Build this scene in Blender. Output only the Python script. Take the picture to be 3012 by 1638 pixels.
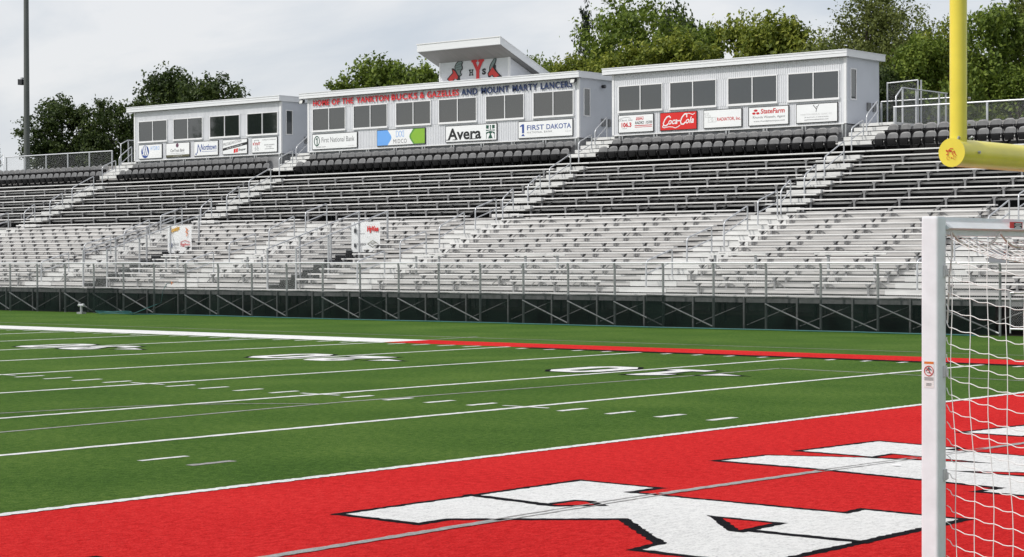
import bpy, math, random
from mathutils import Vector, Matrix
R = math.radians
scene = bpy.context.scene
for o in list(bpy.data.objects): bpy.data.objects.remove(o)

# ------------------------------------------------------------------ camera
cam_d = bpy.data.cameras.new('camera'); cam = bpy.data.objects.new('camera', cam_d)
scene.collection.objects.link(cam); scene.camera = cam
YAW, PIT, ROL = 2.27389821, -0.00995482, -0.00228914
fw = Vector((math.cos(PIT)*math.cos(YAW), math.cos(PIT)*math.sin(YAW), math.sin(PIT)))
rt0 = Vector((math.sin(YAW), -math.cos(YAW), 0)); up0 = rt0.cross(fw)
rt = math.cos(ROL)*rt0 + math.sin(ROL)*up0; up = math.cos(ROL)*up0 - math.sin(ROL)*rt0
cam.matrix_world = Matrix(((rt.x, up.x, -fw.x, 14.9047), (rt.y, up.y, -fw.y, 9.7342), (rt.z, up.z, -fw.z, 2.3009), (0, 0, 0, 1)))
cam_d.sensor_width = 36; cam_d.lens = 5751.24/3012*36
cam_d.clip_start = 0.1; cam_d.clip_end = 2000

# ------------------------------------------------------------------ world + sun
SUN_EL, SUN_AZ = R(47), (-0.50, -0.866)          # direction towards the sun on the ground plane (x, y)
W = bpy.data.worlds.new('World'); scene.world = W; W.use_nodes = True
nt = W.node_tree; nt.nodes.clear()
def wn(t, **k):
    n = nt.nodes.new(t)
    for a, b in k.items(): setattr(n, a, b)
    return n
L = nt.links.new
out = wn('ShaderNodeOutputWorld'); bg = wn('ShaderNodeBackground'); bg2 = wn('ShaderNodeBackground'); add = wn('ShaderNodeAddShader')
sky = wn('ShaderNodeTexSky', sky_type='NISHITA'); sky.sun_disc = False
sky.sun_elevation = SUN_EL; sky.sun_rotation = math.atan2(SUN_AZ[0], SUN_AZ[1])
sky.dust_density = 2.0
L(sky.outputs[0], bg.inputs[0]); bg.inputs[1].default_value = 0.02
tc = wn('ShaderNodeTexCoord'); mp = wn('ShaderNodeMapping'); mp.inputs['Scale'].default_value = (1, 1, 2.6)
L(tc.outputs['Generated'], mp.inputs[0])
n1 = wn('ShaderNodeTexNoise'); n1.inputs['Scale'].default_value = 5.5; n1.inputs['Detail'].default_value = 7; n1.inputs['Roughness'].default_value = .55
n1.inputs['Distortion'].default_value = .5
L(mp.outputs[0], n1.inputs[0])
cr = wn('ShaderNodeValToRGB'); e = cr.color_ramp.elements
e[0].position = .34; e[0].color = (.56, .60, .66, 1)
e[1].position = .60; e[1].color = (.76, .762, .775, 1)
x = cr.color_ramp.elements.new(.50); x.color = (.67, .69, .722, 1)
L(n1.outputs[0], cr.inputs[0]); L(cr.outputs[0], bg2.inputs[0]); bg2.inputs[1].default_value = 1.0
L(bg.outputs[0], add.inputs[0]); L(bg2.outputs[0], add.inputs[1]); L(add.outputs[0], out.inputs[0])

sl = bpy.data.lights.new('sun', 'SUN'); sl.energy = 3.1; sl.angle = R(3); sl.color = (1, .965, .91)
so = bpy.data.objects.new('sun', sl); scene.collection.objects.link(so)
sd = Vector((SUN_AZ[0]*math.cos(SUN_EL), SUN_AZ[1]*math.cos(SUN_EL), math.sin(SUN_EL)))
so.rotation_euler = sd.to_track_quat('Z', 'Y').to_euler(); so.location = (0, 0, 60)
scene.view_settings.view_transform = 'Standard'; scene.view_settings.look = 'None'
scene.view_settings.exposure = 0; scene.view_settings.gamma = 1
scene.cycles.transparent_max_bounces = 32; scene.cycles.max_bounces = 6

# ------------------------------------------------------------------ materials
MATS = {}
def mat(name, col, rough=.6, metal=0., spec=.5, var=0., vscale=3., bump=0., bscale=40., coat=0., detail=5, stretch=(1, 1, 1), col2=None, v2=.5):
    """principled material with procedural mottling (noise in object space)"""
    if name in MATS: return MATS[name]
    m = bpy.data.materials.new(name); m.use_nodes = True; t = m.node_tree
    b = t.nodes['Principled BSDF']
    b.inputs['Base Color'].default_value = (*col, 1); b.inputs['Roughness'].default_value = rough
    b.inputs['Metallic'].default_value = metal; b.inputs['Specular IOR Level'].default_value = spec
    b.inputs['Coat Weight'].default_value = coat
    tcn = t.nodes.new('ShaderNodeTexCoord'); mpn = t.nodes.new('ShaderNodeMapping'); mpn.inputs['Scale'].default_value = stretch
    geo = t.nodes.new('ShaderNodeNewGeometry')
    t.links.new(geo.outputs['Position'], mpn.inputs[0])
    if var > 0:
        n = t.nodes.new('ShaderNodeTexNoise'); n.inputs['Scale'].default_value = vscale; n.inputs['Detail'].default_value = detail
        n.inputs['Roughness'].default_value = .6
        t.links.new(mpn.outputs[0], n.inputs[0])
        r = t.nodes.new('ShaderNodeValToRGB')
        lo = col2 if col2 else tuple(c*(1-var) for c in col)
        hi = tuple(min(1, c*(1+var*.6)) for c in col)
        r.color_ramp.elements[0].position = .3; r.color_ramp.elements[0].color = (*lo, 1)
        r.color_ramp.elements[1].position = .7; r.color_ramp.elements[1].color = (*hi, 1)
        t.links.new(n.outputs[0], r.inputs[0]); t.links.new(r.outputs[0], b.inputs['Base Color'])
    if bump > 0:
        n = t.nodes.new('ShaderNodeTexNoise'); n.inputs['Scale'].default_value = bscale; n.inputs['Detail'].default_value = 4
        t.links.new(mpn.outputs[0], n.inputs[0])
        bp = t.nodes.new('ShaderNodeBump'); bp.inputs['Strength'].default_value = bump; bp.inputs['Distance'].default_value = .02
        t.links.new(n.outputs[0], bp.inputs['Height']); t.links.new(bp.outputs[0], b.inputs['Normal'])
    MATS[name] = m; return m

def turf_mat(name, c_lo, c_mid, c_hi, patch=.18, fine=42., wear=None):
    """artificial turf: fine blade noise, metre-size patches, brushed streaks"""
    m = bpy.data.materials.new(name); m.use_nodes = True; t = m.node_tree; b = t.nodes['Principled BSDF']
    N = t.nodes.new; K = t.links.new
    geo = N('ShaderNodeNewGeometry')
    f = N('ShaderNodeTexNoise'); f.inputs['Scale'].default_value = fine; f.inputs['Detail'].default_value = 5; f.inputs['Roughness'].default_value = .85
    K(geo.outputs['Position'], f.inputs[0])
    mid = N('ShaderNodeTexNoise'); mid.inputs['Scale'].default_value = 17; mid.inputs['Detail'].default_value = 4
    mp2 = N('ShaderNodeMapping'); mp2.inputs['Scale'].default_value = (1, .45, 1); K(geo.outputs['Position'], mp2.inputs[0]); K(mp2.outputs[0], mid.inputs[0])
    big = N('ShaderNodeTexNoise'); big.inputs['Scale'].default_value = .35; big.inputs['Detail'].default_value = 3
    K(geo.outputs['Position'], big.inputs[0])
    def math_(op, a, b_, v=None):
        n = N('ShaderNodeMath'); n.operation = op
        if a is not None: K(a, n.inputs[0])
        if b_ is not None: K(b_, n.inputs[1])
        if v is not None: n.inputs[1].default_value = v
        return n.outputs[0]
    s = math_('MULTIPLY', f.outputs[0], None, .85)
    s2 = math_('MULTIPLY', mid.outputs[0], None, .30)
    s3 = math_('MULTIPLY', big.outputs[0], None, patch)
    s = math_('ADD', math_('ADD', s, s2), s3)
    r = N('ShaderNodeValToRGB'); el = r.color_ramp.elements
    c0 = .5*(.85+.30+patch)
    el[0].position = c0-.14; el[0].color = (*c_lo, 1); el[1].position = c0+.16; el[1].color = (*c_hi, 1)
    q = el.new(c0); q.color = (*c_mid, 1)
    K(s, r.inputs[0]); K(r.outputs[0], b.inputs['Base Color'])
    b.inputs['Roughness'].default_value = .9; b.inputs['Specular IOR Level'].default_value = .04
    bp = N('ShaderNodeBump'); bp.inputs['Strength'].default_value = .9; bp.inputs['Distance'].default_value = .02
    K(f.outputs[0], bp.inputs['Height']); K(bp.outputs[0], b.inputs['Normal'])
    MATS[name] = m; return m

TURF = turf_mat('green_turf', (.017, .054, .008), (.058, .121, .019), (.150, .218, .050))
RED = turf_mat('red_turf', (.32, .005, .005), (.57, .017, .018), (.72, .055, .048), patch=.10)
WHT = turf_mat('white_turf', (.46, .46, .46), (.74, .74, .73), (.86, .86, .85), patch=.14)
BLK = turf_mat('black_turf', (.004, .004, .006), (.008, .008, .010), (.022, .020, .026))
GRY = turf_mat('grey_turf', (.20, .195, .19), (.36, .35, .345), (.48, .47, .465))

ALU = mat('aluminium_plank', (.71, .70, .69), .5, .08, var=.22, vscale=1.3, stretch=(.25, 6, 6))
ALUD = mat('aluminium_tread', (.54, .53, .52), .55, .1, var=.3, vscale=1.7, stretch=(.4, 5, 5), bump=.15, bscale=30)
STEP = mat('aluminium_step', (.66, .66, .65), .5, .1, var=.2, vscale=2, stretch=(.5, 5, 5))
GALV = mat('galvanised_steel', (.42, .43, .44), .45, .55, var=.25, vscale=9)
GALVD = mat('weathered_bracket', (.25, .25, .255), .6, .4, var=.3, vscale=6)
TUBE = mat('aluminium_tube', (.55, .56, .58), .38, .5, var=.12, vscale=6)
BLACK = mat('dark_void', (.012, .012, .013), .95, var=.4, vscale=2)  # near-black that paints in the shade of the open voids
SOIL = mat('shade_dark_soil', (.03, .027, .024), 1., var=.5, vscale=1.5, spec=.1)  # ground colour darkened to carry the shade beneath the stand
WPAINT = mat('white_trim_paint', (.74, .74, .75), .5, var=.06, vscale=1.2)
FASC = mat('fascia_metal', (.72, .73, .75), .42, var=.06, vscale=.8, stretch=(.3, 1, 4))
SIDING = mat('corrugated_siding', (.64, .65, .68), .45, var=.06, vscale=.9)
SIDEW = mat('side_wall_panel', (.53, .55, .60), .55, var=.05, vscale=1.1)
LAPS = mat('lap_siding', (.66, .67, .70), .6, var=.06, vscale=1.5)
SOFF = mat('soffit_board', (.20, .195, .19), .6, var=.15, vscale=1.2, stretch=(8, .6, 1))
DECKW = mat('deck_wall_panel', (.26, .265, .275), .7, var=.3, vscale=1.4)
SEATB = mat('sunlit_faded_plastic', (.15, .15, .153), .42, var=.25, vscale=3)  # fading plus the sun's gloss on the backrests, both put into this grey
SEATD = mat('black_plastic', (.008, .008, .009), .7, spec=.2, var=.3, vscale=4)
YEL = mat('yellow_powder_coat', (.76, .66, .065), .36, var=.10, vscale=3.5, coat=.15)
POSTW = mat('white_goal_paint', (.72, .755, .80), .42, var=.09, vscale=7, coat=.1)
NETC = mat('white_net_cord', (.78, .78, .78), .8)
SIGNW = mat('white_sign_face', (.78, .79, .80), .45, var=.03, vscale=1)
INK = mat('black_ink', (.012, .012, .014), .5)
INKG = mat('grey_ink', (.14, .14, .15), .5)
INKL = mat('pale_grey_ink', (.50, .50, .50), .5)
INKR = mat('red_ink', (.52, .018, .022), .5)
INKB = mat('blue_ink', (.03, .07, .27), .5)
SKYB = mat('sky_blue_ink', (.14, .36, .78), .5)
LIME = mat('lime_ink', (.22, .42, .035), .5)
LIMED = mat('leaf_green_ink', (.10, .27, .045), .5)
DKGR = mat('dark_green_ink', (.006, .065, .04), .5)
OLIVE = mat('olive_ink', (.10, .095, .055), .5)
ORNG = mat('orange_ink', (.62, .16, .02), .5)
GOLD = mat('gold_ink', (.62, .34, .03), .5)
PLUM = mat('plum_ink', (.12, .05, .09), .5)
COKE = mat('bright_red_panel', (.62, .016, .014), .45)
SIGNR = mat('sign_letter_red', (.60, .028, .034), .5, var=.1, vscale=4)
SIGNN = mat('sign_letter_navy', (.013, .03, .10), .5, var=.1, vscale=4)
HORN = mat('antler_grey', (.19, .24, .235), .6)
FACE = mat('deer_red', (.57, .045, .04), .6)
BARK = mat('bark', (.06, .048, .038), .95, var=.5, vscale=3, bump=.5, bscale=8)
POLE = mat('green_grey_pole', (.10, .108, .104), .6, var=.15, vscale=.7)
DGREY = mat('dark_housing', (.018, .019, .022), .5)
LENS = mat('lamp_glass', (.6, .6, .58), .2)
HOSE = mat('teal_hose', (.012, .11, .11), .5, var=.2, vscale=5)
WARN = mat('warning_label', (.70, .69, .70), .5)
GRASS = mat('hill_grass', (.05, .075, .02), .95, var=.5, vscale=1.2, spec=.1)
CONC = mat('concrete', (.33, .32, .31), .85, var=.2, vscale=2)

def glass_mat():
    m = bpy.data.materials.new('tinted_glass'); m.use_nodes = True; b = m.node_tree.nodes['Principled BSDF']
    b.inputs['Base Color'].default_value = (.014, .018, .018, 1); b.inputs['Roughness'].default_value = .03
    b.inputs['IOR'].default_value = 2.0; b.inputs['Specular IOR Level'].default_value = .6
    n = m.node_tree.nodes.new('ShaderNodeTexNoise'); n.inputs['Scale'].default_value = .8
    bp = m.node_tree.nodes.new('ShaderNodeBump'); bp.inputs['Strength'].default_value = .03; bp.inputs['Distance'].default_value = .05
    m.node_tree.links.new(n.outputs[0], bp.inputs['Height']); m.node_tree.links.new(bp.outputs[0], b.inputs['Normal'])
    return m
GLASS = glass_mat()

def link_mat(name, pitch, wire, col, plane='xz', metal=.4):
    """woven wire: two families of diagonal lines in the plane of the fence, transparent between"""
    m = bpy.data.materials.new(name); m.use_nodes = True; t = m.node_tree; b = t.nodes['Principled BSDF']
    N = t.nodes.new; K = t.links.new
    b.inputs['Base Color'].default_value = (*col, 1); b.inputs['Metallic'].default_value = metal; b.inputs['Roughness'].default_value = .5
    geo = N('ShaderNodeNewGeometry'); sp = N('ShaderNodeSeparateXYZ'); K(geo.outputs['Position'], sp.inputs[0])
    def M(op, a, b_=None, v=None):
        n = N('ShaderNodeMath'); n.operation = op; K(a, n.inputs[0])
        if b_ is not None: K(b_, n.inputs[1])
        if v is not None: n.inputs[1].default_value = v
        return n.outputs[0]
    h = M('ADD', sp.outputs[0], sp.outputs[1])
    ms = []
    for op in ('ADD', 'SUBTRACT'):
        s = M(op, h, sp.outputs[2]); s = M('DIVIDE', s, v=pitch); s = M('FRACT', s); ms.append(M('LESS_THAN', s, v=wire/pitch))
    k = M('MAXIMUM', ms[0], ms[1])
    tr = N('ShaderNodeBsdfTransparent'); mx = N('ShaderNodeMixShader'); K(k, mx.inputs[0]); K(tr.outputs[0], mx.inputs[1]); K(b.outputs[0], mx.inputs[2])
    K(mx.outputs[0], t.nodes['Material Output'].inputs[0]); return m
LINK = link_mat('chain_link_mesh', .075, .0065, (.52, .53, .54))
LINKN = link_mat('chain_link_small', .075, .0042, (.40, .41, .42))
def screen_mat():
    m = bpy.data.materials.new('green_windscreen_mesh'); m.use_nodes = True; t = m.node_tree; b = t.nodes['Principled BSDF']
    b.inputs['Roughness'].default_value = .9; b.inputs['Specular IOR Level'].default_value = .1
    N = t.nodes.new; K = t.links.new
    geo = N('ShaderNodeNewGeometry'); n = N('ShaderNodeTexNoise'); n.inputs['Scale'].default_value = 1.1; n.inputs['Detail'].default_value = 6
    K(geo.outputs['Position'], n.inputs[0]); r = N('ShaderNodeValToRGB')
    r.color_ramp.elements[0].position = .3; r.color_ramp.elements[0].color = (.005, .010, .009, 1)
    r.color_ramp.elements[1].position = .75; r.color_ramp.elements[1].color = (.012, .024, .020, 1)
    K(n.outputs[0], r.inputs[0]); K(r.outputs[0], b.inputs['Base Color'])
    tr = N('ShaderNodeBsdfTransparent'); mx = N('ShaderNodeMixShader')
    rr = N('ShaderNodeMapRange'); rr.inputs[1].default_value = .3; rr.inputs[2].default_value = .7; rr.inputs[3].default_value = .50; rr.inputs[4].default_value = .64
    K(n.outputs[0], rr.inputs[0]); K(rr.outputs[0], mx.inputs[0])
    K(tr.outputs[0], mx.inputs[1]); K(b.outputs[0], mx.inputs[2])
    K(mx.outputs[0], t.nodes['Material Output'].inputs[0]); return m
SCREEN = screen_mat()
def leaf_mat(name, c0, c1, c2):
    m = bpy.data.materials.new(name); m.use_nodes = True; t = m.node_tree; N = t.nodes.new; K = t.links.new
    b = t.nodes['Principled BSDF']; b.inputs['Roughness'].default_value = .6; b.inputs['Specular IOR Level'].default_value = .3
    geo = N('ShaderNodeNewGeometry'); n = N('ShaderNodeTexNoise'); n.inputs['Scale'].default_value = .55; n.inputs['Detail'].default_value = 3
    K(geo.outputs['Position'], n.inputs[0]); r = N('ShaderNodeValToRGB'); el = r.color_ramp.elements
    mixv = N('ShaderNodeMath'); mixv.operation = 'MULTIPLY_ADD'; K(geo.outputs['Random Per Island'], mixv.inputs[0]); mixv.inputs[1].default_value = .45
    sc = N('ShaderNodeMath'); sc.operation = 'MULTIPLY'; K(n.outputs[0], sc.inputs[0]); sc.inputs[1].default_value = .6
    K(sc.outputs[0], mixv.inputs[2])
    el[0].position = .28; el[0].color = (*c0, 1); el[1].position = .78; el[1].color = (*c2, 1); q = el.new(.52); q.color = (*c1, 1)
    K(mixv.outputs[0], r.inputs[0]); K(r.outputs[0], b.inputs['Base Color'])
    tl = N('ShaderNodeBsdfTranslucent'); K(r.outputs[0], tl.inputs[0]); mx = N('ShaderNodeMixShader'); mx.inputs[0].default_value = .38
    K(b.outputs[0], mx.inputs[1]); K(tl.outputs[0], mx.inputs[2]); K(mx.outputs[0], t.nodes['Material Output'].inputs[0])
    return m
LEAFS = {
 'dark': leaf_mat('dark_green_leaves', (.020, .036, .009), (.046, .074, .017), (.10, .135, .032)),
 'mid': leaf_mat('mid_green_leaves', (.052, .086, .012), (.132, .192, .025), (.25, .315, .052)),
 'yellow': leaf_mat('yellow_green_leaves', (.078, .112, .015), (.182, .226, .028), (.34, .36, .058)),
 'olive': leaf_mat('olive_leaves', (.055, .075, .018), (.13, .155, .036), (.22, .25, .065)),
 'fir': leaf_mat('grey_green_needles', (.012, .020, .012), (.028, .042, .024), (.05, .068, .036)),
}

# ------------------------------------------------------------------ mesh helpers
class MB:
    def __init__(s): s.v = []; s.f = []
    def quad(s, a, b, c, d):
        n = len(s.v); s.v += [tuple(a), tuple(b), tuple(c), tuple(d)]; s.f.append((n, n+1, n+2, n+3)); return s
    def box(s, x0, x1, y0, y1, z0, z1):
        n = len(s.v)
        s.v += [(x0, y0, z0), (x1, y0, z0), (x1, y1, z0), (x0, y1, z0), (x0, y0, z1), (x1, y0, z1), (x1, y1, z1), (x0, y1, z1)]
        s.f += [(n, n+3, n+2, n+1), (n+4, n+5, n+6, n+7), (n, n+1, n+5, n+4), (n+1, n+2, n+6, n+5), (n+2, n+3, n+7, n+6), (n+3, n, n+4, n+7)]
        return s
    def cbox(s, x0, x1, y0, y1, z0, z1, c=.006):
        """box whose front top edge is chamfered (plank nosing)"""
        p = [(y0, z0), (y1, z0), (y1, z1), (y0+c, z1), (y0, z1-c)]
        return s.prism([(x0, *q) for q in p], (x1-x0, 0, 0))
    def prism(s, poly, d):
        n = len(s.v); k = len(poly); d = Vector(d)
        s.v += [tuple(p) for p in poly] + [tuple(Vector(p)+d) for p in poly]
        s.f.append(tuple(range(n+k-1, n-1, -1))); s.f.append(tuple(range(n+k, n+2*k)))
        for i in range(k):
            j = (i+1) % k; s.f.append((n+i, n+j, n+k+j, n+k+i))
        return s
    def tube(s, pts, r, seg=8, cap=True, r1=None):
        pts = [Vector(p) for p in pts]; n = len(s.v); m = len(pts)
        prev = None
        for i, p in enumerate(pts):
            if i == 0: d = pts[1]-p
            elif i == m-1: d = p-pts[-2]
            else: d = (pts[i+1]-p).normalized() + (p-pts[i-1]).normalized()
            if d.length < 1e-9: d = Vector((0, 0, 1))
            d.normalize()
            if prev is None:
                a = Vector((0, 0, 1)) if abs(d.z) < .9 else Vector((1, 0, 0)); u = d.cross(a).normalized()
            else:
                u = (prev - d*prev.dot(d)).normalized()
            prev = u; w = d.cross(u)
            rr = r if r1 is None else r+(r1-r)*i/(m-1)
            for k in range(seg):
                t = 2*math.pi*k/seg; s.v.append(tuple(p + u*(rr*math.cos(t)) + w*(rr*math.sin(t))))
        for i in range(m-1):
            for k in range(seg):
                j = (k+1) % seg; s.f.append((n+i*seg+k, n+i*seg+j, n+(i+1)*seg+j, n+(i+1)*seg+k))
        if cap:
            q = len(s.v); s.v += s.v[n:n+seg] + s.v[n+(m-1)*seg:n+m*seg]; s.f.append(tuple(q+k for k in range(seg-1, -1, -1))); s.f.append(tuple(q+seg+k for k in range(seg)))
        return s
    def poly(s, pts):
        n = len(s.v); s.v += [tuple(p) for p in pts]; s.f.append(tuple(range(n, n+len(pts)))); return s
    def add(s, vs, fs):
        n = len(s.v); s.v += [tuple(v) for v in vs]; s.f += [tuple(n+i for i in f) for f in fs]; return s
    def build(s, name, m, parent=None, smooth=False, loc=None):
        me = bpy.data.meshes.new(name); me.from_pydata(s.v, [], s.f); me.materials.append(m); me.update()
        if smooth:
            me.polygons.foreach_set('use_smooth', [True]*len(me.polygons))
        o = bpy.data.objects.new(name, me); scene.collection.objects.link(o)
        if parent: o.parent = parent
        if loc: o.location = loc
        return o
def tag(o, label=None, cat=None, group=None, kind=None):
    if label: o['label'] = label
    if cat: o['category'] = cat
    if group: o['group'] = group
    if kind: o['kind'] = kind
    return o
def thing(name, label, cat, loc=(0, 0, 0), rz=0, group=None):
    o = bpy.data.objects.new(name, None); scene.collection.objects.link(o); o.location = loc; o.rotation_euler = (0, 0, rz); o.empty_display_size = .2
    return tag(o, label, cat, group)
def copy_tree(o, parent=None):
    c = o.copy(); scene.collection.objects.link(c); c.parent = parent
    for ch in list(o.children): copy_tree(ch, c)
    return c
def struct(name, mb, m, label=None):
    o = mb.build(name, m); o['kind'] = 'structure'
    if label: o['label'] = label
    return o
def rag(poly, step, jit, seed=0):
    """closed polygon edges cut into short pieces with a little jitter: the fuzzy edge of turf paint"""
    rnd = random.Random(seed); out_ = []
    n = len(poly)
    for i in range(n):
        a = Vector(poly[i]); b = Vector(poly[(i+1) % n]); d = b-a; k = max(1, int(d.length/step)); nr = Vector((-d.y, d.x)).normalized()
        for j in range(k):
            p = a + d*(j/k); q = rnd.uniform(-jit, jit) if j else 0
            out_.append((p.x+nr.x*q, p.y+nr.y*q))
    return out_
def inset(poly, w):
    n = len(poly); area = sum(poly[i][0]*poly[(i+1) % n][1]-poly[(i+1) % n][0]*poly[i][1] for i in range(n)); s = 1 if area > 0 else -1
    res = []
    for i in range(n):
        p0, p1, p2 = Vector(poly[i-1]), Vector(poly[i]), Vector(poly[(i+1) % n])
        d1 = (p1-p0).normalized(); d2 = (p2-p1).normalized()
        n1 = Vector((-d1.y, d1.x))*s; n2 = Vector((-d2.y, d2.x))*s
        b = n1+n2
        if b.length < .2: b = n1
        b.normalize(); k = w/max(.33, b.dot(n1)); q = p1+b*k
        res.append((q.x, q.y))
    return res
from mathutils.geometry import tessellate_polygon
def flat(mb, poly, z):
    vs = [Vector((p[0], p[1], 0)) for p in poly]
    tris = tessellate_polygon([vs]); n = len(mb.v)
    mb.v += [(p[0], p[1], z) for p in poly]
    for t in tris:
        a, b, c = (vs[i] for i in t)
        t = t if (b-a).cross(c-a).z > 0 else t[::-1]
        mb.f.append(tuple(n+i for i in t))
def strip(mb, x0, x1, y0, y1, z, step=.12, jit=.008, seed=1):
    """a painted line: quads along its long side with jittered edges"""
    rnd = random.Random(seed); n = len(mb.v)
    along_y = abs(y1-y0) > abs(x1-x0); Lg = abs(y1-y0) if along_y else abs(x1-x0); k = max(1, int(Lg/step))
    for i in range(k+1):
        t = i/k; a = rnd.uniform(-jit, jit); b = rnd.uniform(-jit, jit)
        if along_y: y = y0+(y1-y0)*t; mb.v += [(x0+a, y, z), (x1+b, y, z)]
        else: x = x0+(x1-x0)*t; mb.v += [(x, y1+a, z), (x, y0+b, z)]
    for i in range(k):
        q = n+2*i; mb.f.append((q, q+1, q+3, q+2) if along_y == (y1 > y0) else (q+2, q+3, q+1, q))
def line2(mb, p, q, w, z, step=.15, jit=.008, seed=1):
    p, q = Vector(p), Vector(q); d = (q-p); Lg = d.length; d.normalize(); nr = Vector((-d.y, d.x)); k = max(1, int(Lg/step)); rnd = random.Random(seed); n = len(mb.v)
    for i in range(k+1):
        c = p+d*(Lg*i/k)
        for s in (w/2, -w/2):
            a = c+nr*(s+rnd.uniform(-jit, jit)); mb.v.append((a.x, a.y, z))
    for i in range(k): mb.f.append((n+2*i, n+2*i+1, n+2*i+3, n+2*i+2))

_txt = {}
def text_mesh(s, bold=0., shear=0., space=1., res=3):
    key = (s, bold, shear, space)
    if key in _txt: return _txt[key]
    cu = bpy.data.curves.new('t', 'FONT'); cu.body = s; cu.offset = bold; cu.shear = shear; cu.space_character = space; cu.resolution_u = res
    o = bpy.data.objects.new('t', cu); scene.collection.objects.link(o)
    dg = bpy.context.evaluated_depsgraph_get(); me = bpy.data.meshes.new_from_object(o.evaluated_get(dg))
    vs = [tuple(v.co) for v in me.vertices]; fs = [tuple(p.vertices) for p in me.polygons]
    bpy.data.objects.remove(o); bpy.data.curves.remove(cu); bpy.data.meshes.remove(me)
    _txt[key] = (vs, fs); return vs, fs
def put_text(mb, s, x0, x1, z0, z1, y, bold=0., shear=0., space=1., thick=0., rise=0.):
    """lettering fitted to a box on a wall that faces -Y; rise = slope dz/dx"""
    vs, fs = text_mesh(s, bold, shear, space)
    xs = [v[0] for v in vs]; ys = [v[1] for v in vs]; ax, bx, ay, by = min(xs), max(xs), min(ys), max(ys)
    sx, sz = (x1-x0)/(bx-ax), (z1-z0)/(by-ay)
    P = [(x0+(v[0]-ax)*sx, y, z0+(v[1]-ay)*sz+rise*(v[0]-ax)*sx) for v in vs]
    mb.add(P, fs)
    if thick > 0:
        edges = {}
        for f in fs:
            for i in range(len(f)):
                a, b = f[i], f[(i+1) % len(f)]
                if (b, a) in edges: edges.pop((b, a))
                else: edges[(a, b)] = 1
        for a, b in edges:
            A, B = P[a], P[b]; mb.quad(B, A, (A[0], y+thick, A[2]), (B[0], y+thick, B[2]))
def wall_poly(mb, pts, y):
    """flat figure on a wall facing -Y, pts = (x, z)"""
    vs = [Vector((p[0], p[1], 0)) for p in pts]; tris = tessellate_polygon([vs]); n = len(mb.v)
    mb.v += [(p[0], y, p[1]) for p in pts]
    for t in tris:
        a, b, c = (vs[i] for i in t); t = t if (b-a).cross(c-a).z > 0 else t[::-1]
        mb.f.append(tuple(n+i for i in t))
def wall_line(mb, pts, w, y):
    for qi, (a, b) in enumerate(zip(pts, pts[1:])):
        a, b = Vector(a), Vector(b); d = (b-a)
        if d.length < 1e-6: continue
        d.normalize(); nr = Vector((-d.y, d.x))*w/2; a2 = a-d*w*.3; b2 = b+d*w*.3
        wall_poly(mb, [a2+nr, a2-nr, b2-nr, b2+nr], y-.0006*(1+qi % 3))
def circ(cx, cz, r, n=20, rz=None):
    rz = rz or r
    return [(cx+r*math.cos(2*math.pi*i/n), cz+rz*math.sin(2*math.pi*i/n)) for i in range(n)]
ORD = ['', 'first', 'second', 'third', 'fourth', 'fifth', 'sixth', 'seventh', 'eighth', 'ninth', 'tenth', 'eleventh', 'twelfth', 'thirteenth', 'fourteenth']
def nth(i):
    if i < len(ORD): return ORD[i]
    return '%d%s' % (i, 'th' if 10 <= i % 100 <= 20 else {1: 'st', 2: 'nd', 3: 'rd'}.get(i % 10, 'th'))

# ------------------------------------------------------------------ ground and field paint
YD = .9144
g = MB()
g.quad((-400, -200, 0), (200, -200, 0), (200, 63.2, 0), (-400, 63.2, 0)); struct('turf_field', g, TURF)
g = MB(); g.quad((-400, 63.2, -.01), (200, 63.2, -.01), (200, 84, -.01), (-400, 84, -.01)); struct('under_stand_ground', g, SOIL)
ez = MB(); ez.quad((.05, .0, .0015), (9.144, 0, .0015), (9.144, 48.77, .0015), (.05, 48.77, .0015)); struct('end_zone', ez, RED)
yl = MB()
for k in range(0, 19):
    x = -k*5*YD
    if k == 0: strip(yl, x-.075, x+.075, 0, 48.77, .008, .05, .018, 3)
    else: strip(yl, x-.075, x+.075, 0, 48.77, .004, .10, .014, 10+k)
for k in range(1, 60):                                     # one-yard ticks: hash row, sideline
    if k % 5 == 0:
        line2(yl, (-k*YD-.45, 33.02), (-k*YD+.45, 33.05), .09, .006, seed=k)
        line2(yl, (-k*YD-.45, 15.75), (-k*YD+.45, 15.75), .09, .006, seed=k)
        continue
    for y0 in (32.72, 15.4, 48.0, .3):
        strip(yl, -k*YD-.07, -k*YD+.07, y0, y0+.66, .004, .08, .012, 100+k)
strip(yl, -3*YD-.10, -3*YD-.0, 24.02, 24.72, .0042, .08, .01, 7)
struct('yard_lines', yl, WHT)
sb = MB(); strip(sb, -100, -22.86, 48.77, 50.62, .004, .3, .012, 5); strip(sb, -100, 12, -1.85, 0, .004, .3, .012, 5); struct('sideline_band', sb, WHT)
sb = MB(); strip(sb, -22.86, 12, 48.77, 50.62, .004, .3, .012, 6); struct('red_sideline_band', sb, RED)
sb = MB(); strip(sb, -17.5, 12, 48.36, 48.76, .009, .3, .03, 6); struct('black_sideline_edge', sb, BLK)
sb = MB(); strip(sb, -100, 30, 52.62, 52.70, .004, .5, .01, 8); line2(sb, (-22.95, 50.66), (-23.3, 53.2), .10, .005); struct('outer_touchline', sb, GRY)
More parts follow.
